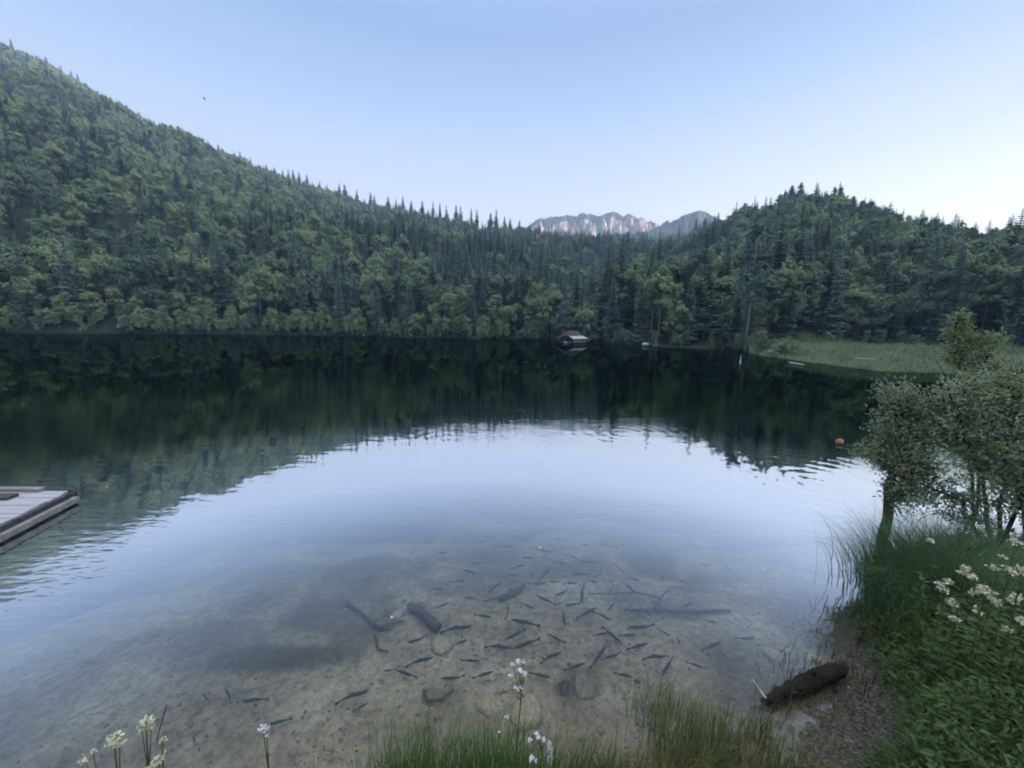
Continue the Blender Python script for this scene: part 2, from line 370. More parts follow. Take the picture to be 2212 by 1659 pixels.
_sk = [(-60, 75), (0, 98), (100, 140), (200, 200), (300, 255), (400, 305), (500, 350), (600, 385), (700, 415), (800, 442), (900, 465), (1000, 487), (1050, 492), (1100, 497), (1160, 503), (1200, 515),
       (1300, 532), (1400, 540), (1450, 538), (1480, 532), (1520, 512), (1560, 500), (1600, 484), (1650, 468), (1700, 440), (1750, 432), (1800, 436), (1850, 457), (1900, 478), (1950, 494), (2000, 507), (2050, 520), (2100, 526), (2160, 532), (2212, 530), (2270, 535)]
EL = tab([(-180, 18), (-140, 20), (-100, 24), (-75, 27), (-62, 26), (-56, 23.6)] + [azel(u, v) for u, v in _sk] + [(54, 8.5), (59, 19), (70, 24), (80, 31), (90, 33), (150, 33), (165, 28), (180, 18)])  # unseen ridge to the right and behind raised to block the low sun
RR = tab([(-180, 400), (-62, 900), (-50, 880), (-38, 800), (-28, 680), (-20, 560), (-12, 440), (-4, 390), (6, 400), (12, 420), (20, 380), (26, 300), (30, 260), (35, 240), (42, 220), (52, 230), (62, 260), (75, 380), (90, 500), (180, 400)])
RH = tab([(-180, 15), (-62, 136), (-20, 112), (0, 97), (8, 84), (20, 80), (28, 78), (33, 84), (38, 96), (44, 105), (52, 100), (60, 70), (75, 30), (90, 16), (180, 15)])
def sst(x, a, b):
    t = np.clip((x-a)/(b-a), 0, 1); return t*t*(3-2*t)
def height(x, y):
    x = np.asarray(x, float); y = np.asarray(y, float)
    az = np.degrees(np.arctan2(x, y)); r = np.hypot(x, y)
    rn = RN(az) + (fbm(x*1.1, y*1.1, 3)*.25)*sst(r, 1.2, 3); rs = RS(az) + fbm(x*.08, y*.08, 3)*1.6*sst(r, 25, 60); rh = np.maximum(RH(az), rs+1.5); rr = RR(az)
    zr = EYE + rr*np.tan(np.radians(EL(az))) - 13.0*(.5+.5*sst(rr, 200, 400))
    t = np.clip((r-rh)/(rr-rh), 0, 1.0)
    hill = zr*(t*.94 + .06*np.sqrt(np.clip(t, 0, 1))) + np.sin(np.pi*t)*(fbm(x*.012, y*.012, 4)*22 + fbm(x*.05, y*.05, 3)*4)*np.clip(rr/500, .35, 1)
    hill = np.where(r > rr, zr - (r-rr)*.35, hill)
    hill = np.maximum(hill, 0)
    shore = .55*sst(r-rs, 0, 4) + .08*np.clip(r-rs, 0, 6)*0.5 + fbm(x*.2, y*.2, 3)*.15*sst(r-rs, 1, 5)
    land_far = shore + hill
    dn = rn-r
    near = .055*sst(dn, 0, 1.8) - .012*sst(dn, 0, .3) + .10*sst(dn, .5, 2.2)*sst(az, 44, 52) + .10*sst(dn, 1.2, 4.5)*sst(az, 44, 52) + fbm(x*2.2, y*2.2, 3)*.04*sst(dn, .1, .5)
    top = 1.7*sst(-r, -1.95, -1.0)
    near = near + fbm(x*5, y*5, 3)*.035*sst(dn, .1, .6); near = np.maximum(near, top + near*.3)
    near = np.where(np.abs(az) > 76, np.maximum(near, 1.7*sst(-r, -6, -1)), near)
    dw = np.minimum(r-rn, 1e9); df = rs-r
    dp = .02 + .10*np.clip(dw, 0, 6) + .075*np.clip(dw-3.0-fbm(x*.5, y*.5, 2)*1.2, 0, 9)**2 + .3*np.clip(dw-18, 0, 12)
    dp = np.where(az > 34, dp*(1-.45*sst(az, 34, 44)*sst(-dw, -6, 0)), dp)
    dp2 = .05 + .45*np.clip(df, 0, 20)
    dep = np.minimum(dp, dp2) + fbm(x*.9, y*.9, 3)*.05*sst(dw, .3, 1.5)
    water = (r > rn) & (r < rs)
    z = np.where(water, -np.maximum(dep, .015), np.where(r >= rs, land_far, near))
    return z
def H1(x, y): return float(height(np.array([x]), np.array([y]))[0])

az_l = np.concatenate([np.arange(-180, -64, 2.0), np.arange(-64, 62, .3), np.arange(62, 180, 2.0)])
rl = [.12]
while rl[-1] < 1250: rl.append(rl[-1]*(1.05 if rl[-1] < .8 else 1.013 if rl[-1] < 13 else 1.02))
rl = np.array(rl)
AZ, RL = np.meshgrid(np.radians(az_l), rl); X = RL*np.sin(AZ); Y = RL*np.cos(AZ); Z = height(X, Y)
na, nr = len(az_l), len(rl)
idx = np.arange(na*nr).reshape(nr, na)
nx = np.roll(idx, -1, axis=1)
quads = np.stack([idx[:-1], idx[1:], nx[1:], nx[:-1]], axis=-1).reshape(-1, 4)
V = np.stack([X.ravel(), Y.ravel(), Z.ravel()], axis=1)
# centre cap
V = np.vstack([V, [[0, 0, 1.7]]]); capf = np.stack([np.full(na, len(V)-1), idx[0], nx[0]], axis=1)
under = (Z.ravel()[quads] < 0.0).all(axis=1)
def project(P):
    d = P-np.array([0, 0, EYE]); F_ = d@np.array(CF); return 1106+FPX*(d@np.array(CX))/np.maximum(F_, .01), 829.5-FPX*(d@np.array(CY))/np.maximum(F_, .01), F_
def compact(V, F):
    u, inv = np.unique(np.concatenate([f.ravel() for f in F]), return_inverse=True); out = []; k = 0
    for f in F: out.append(inv[k:k+f.size].reshape(f.shape)); k += f.size
    return V[u], out
Vg, Fg = compact(V, [quads[~under], capf])
me = mesh_np('ground', Vg, Fg, M['ground'], smooth=True)
azg = np.degrees(np.arctan2(Vg[:, 0], Vg[:, 1])); rg = np.hypot(Vg[:, 0], Vg[:, 1])
soil = np.where((rg < 9) & (Vg[:, 2] < .45), 1.0, 0.0)*sst(-Vg[:, 2], -.4, -.15)
soil = np.maximum(soil, np.where((rg > 60) & (Vg[:, 2] < .5) & (azg > 13), .8, 0)*sst(fbm(Vg[:, 0]*.1, Vg[:, 1]*.1), -.1, .4))
add_attr(me, 'soil', soil)
tag(obj('ground', me), kind='structure')
Vb, Fb = compact(V, [quads[under]])
me = mesh_np('lake_bed', Vb, Fb, M['bed'], smooth=True)
# patches of dark weed and silt on the bed, each where it lies in the lake
pu, pv, _ = project(Vb)
WEED = [(560, 1425, 190, 32, -3, .75), (420, 1400, 150, 30, -10, .4), (380, 1370, 170, 22, -8, .35), (700, 1330, 110, 45, 10, .6), (760, 1380, 60, 60, 0, .55), (820, 1345, 50, 60, 30, .45), (650, 1290, 130, 30, -8, .35), (860, 1230, 120, 30, -5, .3),
        (1385, 1165, 120, 28, 8, .5), (1410, 1215, 70, 32, 15, .7), (1340, 1140, 160, 20, 0, .35), (960, 1270, 60, 22, 5, .45), (1000, 1260, 40, 26, 0, .3), (1640, 1450, 130, 80, 30, .30), (1260, 1480, 40, 60, 70, .5), (1225, 1490, 28, 20, 0, .8),
        (1740, 1330, 90, 60, 30, .35), (1580, 1400, 130, 40, 10, .25), (1300, 1540, 120, 40, 10, .2), (1830, 1360, 120, 70, 20, .6), (1900, 1330, 80, 60, 0, .6), (1750, 1510, 90, 30, -22, .6), (1500, 1240, 60, 30, 40, .35), (1730, 1265, 90, 15, 10, .25)]
weed = np.zeros(len(Vb)); wn = fbm(Vb[:, 0]*2.2, Vb[:, 1]*2.2, 4)
for (a, b, ra, rb, an, st_) in WEED:
    ca, sa = math.cos(R(an)), math.sin(R(an)); dx = pu-a; dy = pv-b
    q = np.sqrt(((dx*ca+dy*sa)/ra)**2+((-dx*sa+dy*ca)/rb)**2) + wn*.55
    weed = np.maximum(weed, st_*np.clip((1.15-q)/.5, 0, 1))
rb_ = np.hypot(Vb[:, 0], Vb[:, 1]); azb = np.degrees(np.arctan2(Vb[:, 0], Vb[:, 1]))
weed = np.maximum(weed, np.where(rb_ > 4.8, .45*sst(fbm(Vb[:, 0]*.9+3, Vb[:, 1]*.9, 3), .0, .5), 0))
add_attr(me, 'weed', weed)
add_attr(me, 'sand', sst(azb, 41, 47)*sst(-rb_, -6, -4.5)*.8)
tag(obj('lake_bed', me), kind='structure')

w = MB(); w.box((0, 0, -16), (1200, 1200, 32)); wo_ = w.build('lake_water', M['water']); tag(wo_, kind='structure')

# ------------------------------------------------------------------ far mountains
def mountain(name, pts, r0, r1, z0, jag, scrubf, mat, seed, step=.05, nrow=70, jig=1.0):
    P = sorted(azel(u, v) for u, v in pts); A = np.arange(P[0][0], P[-1][0], step); E = np.interp(A, [p[0] for p in P], [p[1] for p in P]); E = E+.3*jig+(fbm(A*1.6+seed, A*0, 5)*.34+fbm(A*9+seed, A*0, 2)*.07)*jig
    rows = []
    T = np.concatenate([np.linspace(0, 1, nrow), 1+np.linspace(.05, 1, 8)])
    zr = EYE + r1*np.tan(np.radians(E))
    for t in T:
        if t <= 1:
            r = r0+(r1-r0)*t**.9; z = z0+(zr-z0)*(t**.8)
            wv = fbm(A*.5+seed, np.full_like(A, t*1.5), 2)*.9; n1 = fbm(A*1.4+seed, np.full_like(A, t*5+seed), 5); rg_ = 1-np.abs(fbm(A*1.1+seed*2+wv+t*.8, np.full_like(A, t*2.0), 5))*2.4
            r = r + (jag*(rg_*1.0+n1*.6))*math.sin(math.pi*min(t*1.0, 1))**.5
            z = z + 0*A
        else:
            r = r1+(t-1)*180+0*A; z = zr-(t-1)*260
        rows.append(np.stack([r*np.sin(np.radians(A)), r*np.cos(np.radians(A)), z], axis=1))
    Vm = np.concatenate(rows); k = len(A); L = len(T)
    ii = np.arange(k*L).reshape(L, k); F = np.stack([ii[:-1, :-1], ii[:-1, 1:], ii[1:, 1:], ii[1:, :-1]], axis=-1).reshape(-1, 4)
    me = mesh_np(name, Vm, [F], mat, smooth=False); Tm = np.repeat(T, k); Am = np.tile(A, L)
    add_attr(me, 'scrub', scrubf(Tm, Am)); o = obj(name, me); tag(o, kind='structure'); return A, zr
a0 = azel(1150, 480)[0]
mountain('rock_mountain', [(1100, 500), (1140, 492), (1160, 480), (1185, 475), (1205, 473), (1235, 470), (1248, 469), (1262, 466), (1275, 469), (1290, 471), (1305, 468), (1322, 465.5), (1335, 468), (1352, 471), (1368, 473), (1385, 478), (1400, 484), (1415, 489), (1440, 500), (1480, 520)],
         960, 1230, 85, 66, lambda t, a: np.clip(.95*sst(t, .86, .97)*sst(-a, -18, -12) + .25*sst(t, .94, 1.0) + .5*sst(-t, -.55, -.3) + .20 + .35*sst(fbm(a*.8+5, t*2, 3), 0, .5)*sst(t, .6, .9)*sst(-a, -17, -12), 0, 1), M['rock'], 3.1)
M['far_wood'] = simple('far_woodland', (.035, .06, .055), (.075, .11, .085), .03, .95, .1, 1.0, 6, obj_space=False)
mountain('wooded_mountain', [(1330, 520), (1370, 515), (1410, 500), (1430, 489), (1450, 481), (1480, 471), (1496, 465), (1510, 461), (1522, 463), (1540, 470), (1555, 476), (1575, 486), (1600, 497), (1650, 520)],
         790, 960, 66, 32, lambda t, a: np.clip(.80+.3*sst(t, .75, .92)+.0*a, 0, 1), M['rock'], 8.3)
mountain('wooded_foothill', [(1270, 530), (1320, 513), (1360, 508), (1400, 507), (1440, 510), (1500, 508), (1560, 520), (1620, 540)], 640, 760, 50, 14, lambda t, a: 1+0*t, M['far_wood'], 5.7)

# ------------------------------------------------------------------ trees
def spruce_meshes(seed, H=20., rmax=2.6, zb=2.2, gap=.0):
    rs_ = np.random.default_rng(seed); Vs = []; Fs = []; n = 0
    L = 34
    for i in range(L):
        t = i/(L-1); z = zb+(H-zb)*t**1.02; rad = rmax*(1-t)**.66*rs_.uniform(.72, 1.2)+.12
        nb = 9 if t < .7 else 6
        a0 = rs_.uniform(0, 6.28)
        for j in range(nb):
            if rs_.random() < gap: continue
            a = a0+2*math.pi*j/nb+rs_.uniform(-.3, .3); ln = rad*rs_.uniform(.65, 1.15); dz = -.30*ln*(1-.6*t)+rs_.uniform(-.1, .1)
            wd = ln*.42+.10; dirv = np.array([math.cos(a), math.sin(a), 0]); side = np.array([-math.sin(a), math.cos(a), 0])
            K = 4; sp = []; 
            for k in range(K+1):
                s_ = k/K; p = dirv*(ln*s_)+np.array([0, 0, z+dz*s_+.10*ln*s_**3]); ww = wd*(1-s_)**.7*(.45+.9*(k % 2))*(.35 if k == 0 else 1)
                dr = np.array([0, 0, -.35*ww-.05])
                sp += [p, p+side*ww+dr+dirv*.1*ww, p-side*ww+dr+dirv*.1*ww]
            Vs += sp
            for k in range(K):
                b = n+3*k; Fs += [(b, b+3, b+4, b+1), (b, b+2, b+5, b+3)]
            n += 3*(K+1)
    crown = mesh_np('crown', np.array(Vs), [np.array(Fs)], M['spruce'])
    mb = MB(); mb.tube([(0, 0, -1.5), (0, 0, H*.5), (0, 0, H*.97)], [.30, .18, .03], 7)
    return crown, mb.mesh('trunk', M['bark'], True)
def broad_meshes(seed, H=16., rad=4.6, mat='broad', zb=3.0, leaf=.5, nclump=64, per=44, bark='bark'):
    rs_ = np.random.default_rng(seed); C = []
    lobes = [(rs_.uniform(-.35, .35)*rad, rs_.uniform(-.35, .35)*rad, rs_.uniform(.35, .8)*H, rs_.uniform(.45, .75)*rad) for _ in range(6)]
    lobes.append((0, 0, H*.75, rad*.6)); P = []; N = []
    if zb < 1: lobes += [(rs_.uniform(-.3, .3)*rad, rs_.uniform(-.3, .3)*rad, H*.2, rad*.8) for _ in range(3)]
    for c in range(nclump):
        lb = lobes[c % len(lobes)]; d = rs_.normal(size=3); d /= np.linalg.norm(d)
        if d[2] < -.5: d[2] *= -.4
        ctr = np.array(lb[:3])+d*lb[3]*rs_.uniform(.6, 1.05)*np.array([1, 1, 1.15]); ctr[2] = np.clip(ctr[2], zb, H)
        cr = rad*rs_.uniform(.16, .30); dd = unit(rs_.normal(size=(per, 3)))
        p = ctr+dd*cr*rs_.uniform(.4, 1.0, (per, 1))*np.array([1.05, 1.05, 1.0]); P.append(p); N.append(unit(dd*1.0+d*.5+np.array([0, 0, .25])))
    P = np.concatenate(P); N = np.concatenate(N); m_ = len(P)
    D = unit(np.cross(N, rs_.normal(size=(m_, 3)))+np.array([0, 0, -.25]))
    V, F = leaf_geo(P-D*leaf*.5, D, N, rs_.uniform(.7, 1.3, m_)*leaf*1.25, rs_.uniform(.6, 1.1, m_)*leaf, .08)
    crown = mesh_np('crown', V, [F], M[mat])
    mb = MB(); mb.tube([(0, 0, -1.5), (.1, 0, H*.3), (0, .1, H*.8)], [.26, .2, .05], 7)
    for lb in lobes[:5]:
        z0 = rs_.uniform(.2, .45)*H; mb.tube([(0, 0, z0), (lb[0]*.6, lb[1]*.6, (z0+lb[2])/2), (lb[0], lb[1], lb[2])], [.12, .08, .03], 5)
    return crown, mb.mesh('trunk', M[bark], True)
PROT = []
for k, (rm, H_, gap) in enumerate(((2.5, 20, .04), (3.1, 20, .12), (2.1, 20, .0), (2.8, 20, .28))): PROT.append((spruce_meshes(20+k, H_, rm, 1.6+k*.4, gap), 20.0, 'spruce_tree'))
for k, (rd, H_) in enumerate(((3.9, 17), (4.4, 16), (3.2, 18))): PROT.append((broad_meshes(40+k, H_, rd), float(H_), 'broadleaf_tree'))
PROT.append((broad_meshes(51, 9, 3.6, 'broad_pale', .5, .42, 60, 40), 9.0, 'shore_tree'))
PROT.append((broad_meshes(53, 12, 3.4, 'broad_pale', .8, .42, 64, 40, 'pale_bark'), 12.0, 'shore_tree'))
NS, NB = 4, 3

REG = [(-180, -38, 'left slope'), (-38, -4, 'middle of the left shore'), (-4, 14, 'back of the lake'), (14, 31, 'right of the boathouse'), (31, 180, 'right hill')]
def tree(kind, x, y, hgt, label, cat, group, z=None, rot=None, sxy=1.0):
    (cm, tm), H0, nm = PROT[kind]; z = H1(x, y) if z is None else z
    o = empty(nm, (x, y, z), random.uniform(0, 6.28) if rot is None else rot); s_ = hgt/H0; o.scale = (s_*sxy, s_*sxy, s_)
    tag(o, label, cat, group)
    c = obj('crown', cm, o); t = obj('trunk', tm, o); return o, c, t

# forest mass: candidate places
cand = []
def scatter(n, azr, rfun, seed):
    rs_ = np.random.default_rng(seed); a = rs_.uniform(azr[0], azr[1], n); lo, hi = np.where((a < 32) & ((a < 5) | (a > 12)), RS(a)+2.5, np.where(a < 32, RS(a)+3, RH(a))), RR(a)*1.04
    r = np.sqrt(rs_.uniform(0, 1, n)*(hi**2-lo**2)+lo**2); return a, r
A_, R_ = scatter(30000, (-64, 62), None, 5)
area_w = np.ones(len(A_))
# sampling in azimuth is uniform, so thin out where slices are short
dens = (RR(A_)**2-RH(A_)**2); keep = np.random.default_rng(6).uniform(0, 1, len(A_)) < np.clip(dens/dens.max()*1.35+.16, 0, 1)
A_, R_ = A_[keep], R_[keep]
XX = R_*np.sin(np.radians(A_)); YY = R_*np.cos(np.radians(A_)); ZZ = height(XX, YY)
rs_ = np.random.default_rng(9); n_ = len(A_)
# conifers gather on the ridges and at the back of the lake, broadleaf trees on the left slope and the right hill
conp = .30 + .45*sst(A_, -26, -8)*sst(-A_, -26, -12) + (.25*sst(A_, -26, -12)-.12)*np.clip((R_/RR(A_)-.90)/.05, 0, 1) + .25*fbm(XX*.012+9, YY*.012, 3)
isc = rs_.uniform(0, 1, n_) < conp
proto = np.where(isc, rs_.integers(0, NS, n_), NS+rs_.integers(0, NB, n_))
hh = np.where(isc, rs_.uniform(.5, 1.18, n_), rs_.uniform(.5, 1.2, n_))
ridge_f = 1-.42*sst(R_/RR(A_), .90, .97)*sst(A_, -34, -28)
near_f = ridge_f*np.clip(.72+.28*(R_-60)/300, .72, 1.0); hh = hh*near_f
base = -0.4

# individual spruces standing up on the skyline (pixel column, tip row)
SKYL = [(22, 82, 900), (78, 118, 900), (98, 122, 880), (130, 140, 880), (152, 150, 870), (166, 156, 870), (185, 178, 860), (210, 194, 860), (238, 208, 850), (262, 228, 840), (272, 226, 840), (300, 240, 830), (345, 262, 820), (378, 272, 810), (390, 272, 810),
        (412, 282, 800), (430, 290, 790), (448, 296, 780), (470, 300, 770), (505, 322, 760), (540, 338, 740), (575, 352, 720), (610, 366, 700),
        (622, 364, 660), (632, 364, 660), (645, 368, 650), (662, 372, 640), (690, 388, 610), (706, 396, 600), (732, 390, 600), (744, 396, 590), (770, 408, 570), (800, 412, 560), (808, 420, 560),
        (838, 422, 470), (855, 427, 465), (870, 422, 460), (888, 431, 455), (912, 432, 450), (935, 432, 440), (950, 436, 440), (964, 440, 430), (985, 440, 430), (995, 442, 430), (1018, 446, 420), (1030, 450, 420), (1060, 458, 410), (1072, 450, 410), (1090, 466, 410), (1102, 470, 400), (1122, 474, 400), (1145, 480, 400), (1165, 482, 400), (1185, 492, 400), (1200, 494, 400), (1222, 500, 400),
        (1252, 508, 390), (1272, 504, 380), (1285, 510, 380), (1300, 514, 380), (1322, 514, 380), (1345, 520, 370), (1362, 514, 370), (1380, 520, 360), (1400, 520, 360), (1412, 514, 350), (1425, 516, 350), (1442, 504, 330), (1450, 512, 330), (1468, 488, 300), (1505, 470, 280), (1512, 500, 280), (1540, 500, 270),
        (1600, 464, 260), (1637, 452, 250), (1680, 440, 250), (1698, 412, 245), (1712, 398, 245), (1732, 392, 240), (1752, 420, 240), (1772, 425, 240), (1804, 402, 240), (1818, 402, 238), (1845, 422, 235), (1880, 448, 232), (1905, 455, 230), (1915, 446, 230), (1930, 456, 230), (1945, 462, 228), (1974, 476, 225), (2010, 486, 225), (2040, 492, 222), (2066, 505, 222), (2092, 498, 222), (2108, 506, 222),
        (2122, 500, 222), (2142, 502, 222), (2158, 500, 222), (2170, 508, 222), (2190, 502, 222), (2208, 488, 222), (2160, 515, 224), (2176, 512, 222)]
for i, (u, v, r) in enumerate(SKYL):
    az = azel(u, v)[0]; r = float(RR(az))*(.985 if i % 3 else .96); P = at(u, v, r); zg = H1(P.x, P.y); h_ = P.z-zg
    if h_ < 5: continue
    h_ = min(h_, 31)
    grp = ('spruces on the skyline of the tall left slope', 'small dark conifer breaking the skyline of the tall left slope') if u < 615 else \
          ('spruces on the skyline left of the far mountain', 'pointed spruce on the forest skyline between the tall left slope and the rock mountain') if u < 1150 else \
          ('spruces on the low saddle below the rock mountain', 'spruce tip on the low saddle in front of the rock mountain') if u < 1560 else \
          ('spruces on the top of the right hill', 'spruce standing against the pale sky on the rounded right hill') if u < 1960 else \
          ('spruces along the falling skyline at far right', 'thin conifer on the falling skyline at the far right edge')
    lab = grp[1]
    if (u, v) == (1732, 392): lab = 'tallest spruce on the right hill, with open bare-looking branches'
    if (u, v) == (1712, 398): lab = 'tall open spruce just left of the tallest one on the right hill'
    if (u, v) == (1505, 470): lab = 'lone dark spruce rising in front of the wooded blue mountain'
    tree([0, 2, 1, 3][i % 4] if u < 1690 else [3, 1, 0][i % 3], P.x, P.y, h_, lab, 'conifer', grp[0] if lab == grp[1] else None, z=zg, sxy=random.uniform(1.4, 2.0)*min(1.6, 20/h_*1.05))

# shore trees along the water, one by one
sh = []
a_ = -58.0
while a_ < 32.5:
    rr_ = float(RS(a_)); sh.append((a_, rr_+random.uniform(1.5, 4.0))); a_ += math.degrees(random.uniform(3.4, 6.0)/rr_)
nsh = 0
for i, (a, r) in enumerate(sh):
    x, y = r*math.sin(R(a)), r*math.cos(R(a))
    if 5.5 < a < 12.5: r += 9; x, y = r*math.sin(R(a)), r*math.cos(R(a))
    if a > 14 and random.random() < .35: r += 4; x, y = r*math.sin(R(a)), r*math.cos(R(a))
    reg = 'under the tall left slope' if a < -30 else 'left of the small headland' if a < -4 else 'at the back of the lake by the boathouse' if a < 14 else 'on the low shore right of the boathouse'
    k = random.choice([7, 7, 8, 8, 4, 6]) if a < -5 else random.choice([7, 4, 5, 6, 8, 6])
    if random.random() < (.16 if a < 12 else .3): k = random.choice([0, 1, 3])
    con = k < NS; hgt = random.uniform(11, 18) if con else (random.uniform(5, 9.5) if k >= 7 else random.uniform(8, 13))
    if con: lab, cat, g = 'dark spruce standing right at the waterline '+reg, 'conifer', 'shore spruces '+reg
    elif k >= 7: lab, cat, g = 'light green leafy tree overhanging the water '+reg, 'tree', 'pale leafy trees at the water '+reg
    else: lab, cat, g = 'rounded green tree at the water '+reg, 'tree', 'rounded trees at the water '+reg
    tree(k, x, y, hgt, lab, cat, g, z=H1(x, y)-.2, sxy=random.uniform(.9, 1.2)); nsh += 1
# second row, one by one
for i in range(150):
    a = -57+i*(94/150)+random.uniform(-.3, .3); rr_ = float(RH(a))+random.uniform(5, 16); x, y = rr_*math.sin(R(a)), rr_*math.cos(R(a))
    pc = .25 if a < -26 else .5 if a < 14 else .45
    reg = 'above the left waterline' if a < -30 else 'in the row behind the middle shore' if a < -2 else 'behind the boathouse bay' if a < 14 else 'behind the low right shore'
    if random.random() < pc: tree(random.choice([0, 1, 2, 3]), x, y, random.uniform(14, 21), 'tall dark spruce '+reg, 'conifer', 'tall spruces '+reg)
    else: tree(random.choice([4, 5, 6]), x, y, random.uniform(10, 16), 'full leafy tree '+reg, 'tree', 'leafy trees '+reg)

first_spruce = {}
def protos_from_scene():
    out = []
    for k in range(len(PROT)):
        (cm, tm), H0, nm = PROT[k]
        c = next(o for o in bpy.data.objects if o.type == 'MESH' and o.data == cm); t = next(o for o in bpy.data.objects if o.type == 'MESH' and o.data == tm); out.append((c, t, H0))
    return out
PS = protos_from_scene()
fm = bpy.data.meshes.new('forest'); pts = np.stack([XX, YY, ZZ+base], axis=1)
fm.vertices.add(len(pts)); fm.vertices.foreach_set('co', pts.astype(np.float32).ravel())
H0s = np.array([p[2] for p in PS]); target = np.where(proto < NS, 20.0, 17.5)*hh
add_attr(fm, 'sc', target/H0s[proto]); add_attr(fm, 'rz', rs_.uniform(0, 6.28, n_)); add_attr(fm, 'sw', target/H0s[proto]*rs_.uniform(.72, 1.3, n_)); add_attr(fm, 'pk', proto.astype(float))
fo = obj('forest', fm); tag(fo, 'dense mixed forest of spruce and broadleaf trees covering the slopes round the lake', 'forest', kind='stuff')
ng = bpy.data.node_groups.new('forest_trees', 'GeometryNodeTree')
ng.interface.new_socket('Geometry', in_out='INPUT', socket_type='NodeSocketGeometry'); ng.interface.new_socket('Geometry', in_out='OUTPUT', socket_type='NodeSocketGeometry')
gi = ng.nodes.new('NodeGroupInput'); go = ng.nodes.new('NodeGroupOutput'); jn = ng.nodes.new('GeometryNodeJoinGeometry')
def nattr(nm):
    x = ng.nodes.new('GeometryNodeInputNamedAttribute'); x.data_type = 'FLOAT'; x.inputs['Name'].default_value = nm; return x.outputs['Attribute']
sc_, rz_, pk_ = nattr('sc'), nattr('rz'), nattr('pk')
cx = ng.nodes.new('ShaderNodeCombineXYZ'); ng.links.new(rz_, cx.inputs['Z'])
sv3 = ng.nodes.new('ShaderNodeCombineXYZ'); swn = nattr('sw'); ng.links.new(swn, sv3.inputs['X']); ng.links.new(swn, sv3.inputs['Y']); ng.links.new(sc_, sv3.inputs['Z'])
for k, (c, t, H0) in enumerate(PS):
    if k >= NS+NB: continue
    cmp_ = ng.nodes.new('FunctionNodeCompare'); cmp_.data_type = 'FLOAT'; cmp_.operation = 'EQUAL'; cmp_.inputs['B'].default_value = float(k); cmp_.inputs['Epsilon'].default_value = .1
    ng.links.new(pk_, cmp_.inputs['A'])
    g2 = ng.nodes.new('GeometryNodeJoinGeometry')
    for ob in (c, t):
        oi = ng.nodes.new('GeometryNodeObjectInfo'); oi.transform_space = 'ORIGINAL'; oi.inputs['Object'].default_value = ob; ng.links.new(oi.outputs['Geometry'], g2.inputs[0])
    ti = ng.nodes.new('GeometryNodeGeometryToInstance'); ng.links.new(g2.outputs[0], ti.inputs[0])
    ip = ng.nodes.new('GeometryNodeInstanceOnPoints'); ng.links.new(gi.outputs[0], ip.inputs['Points']); ng.links.new(ti.outputs[0], ip.inputs['Instance'])
    ng.links.new(cmp_.outputs[0], ip.inputs['Selection']); ng.links.new(sv3.outputs[0], ip.inputs['Scale']); ng.links.new(cx.outputs[0], ip.inputs['Rotation'])
    ng.links.new(ip.outputs[0], jn.inputs[0])
ng.links.new(jn.outputs[0], go.inputs[0])
md = fo.modifiers.new('trees', 'NODES'); md.node_group = ng
print('forest trees', n_, 'shore', nsh)

# ------------------------------------------------------------------ far things on and by the water
def bare_pine(u, v, r, htop, label, crown_from=.45, pale=True):
    P = at(u, v, r); z0 = H1(P.x, P.y); o = empty('pine_tree', (P.x, P.y, z0)); tag(o, label, 'conifer')
    mb = MB(); mb.tube([(0, 0, -1), (.1, 0, htop*.4), (.15, .1, htop*.75), (.1, .1, htop*.98)], [.15, .13, .09, .02], 8); mb.build('trunk', M['pale_bark' if pale else 'bark'], o, True)
    rs_ = np.random.default_rng(int(u)); Vs = []; Fs = []; n = 0
    for i in range(60):
        t = rs_.uniform(crown_from, 1); a = rs_.uniform(0, 6.28); ln = (1.05-t)*htop*.28*rs_.uniform(.5, 1.1)+.4; z = t*htop
        for k in range(26):
            s_ = rs_.uniform(.3, 1); p = np.array([math.cos(a)*ln*s_, math.sin(a)*ln*s_, z-.12*ln*s_])+rs_.normal(size=3)*np.array([.25, .25, .12])
            q = [p+rs_.normal(size=3)*.22 for _ in range(3)]; Vs += q; Fs.append((n, n+1, n+2)); n += 3
    obj('crown', mesh_np('crown', np.array(Vs), [np.array(Fs)], M['spruce']), o)
    br = MB()
    for i in range(9):
        t = rs_.uniform(.15, crown_from+.2); a = rs_.uniform(0, 6.28); br.tube([(.1, 0, t*htop), (math.cos(a)*1.2, math.sin(a)*1.2, t*htop-.2)], [.05, .02], 4)
    br.build('dead_branch', M['bark'], o)
bare_pine(1609, 752, 71, 19.0, 'tall pine with a long pale bare trunk right of the low grassy shore', .42)
bare_pine(1404, 745, 82, 12.0, 'slim pale trunked pine behind the white stones on the low shore', .55)
bare_pine(1215, 735, 88, 13.0, 'thin pale trunk rising right behind the boathouse roof', .6)
bare_pine(741, 722, 118, 12.0, 'thin grey trunk at the water below the left slope', .5)

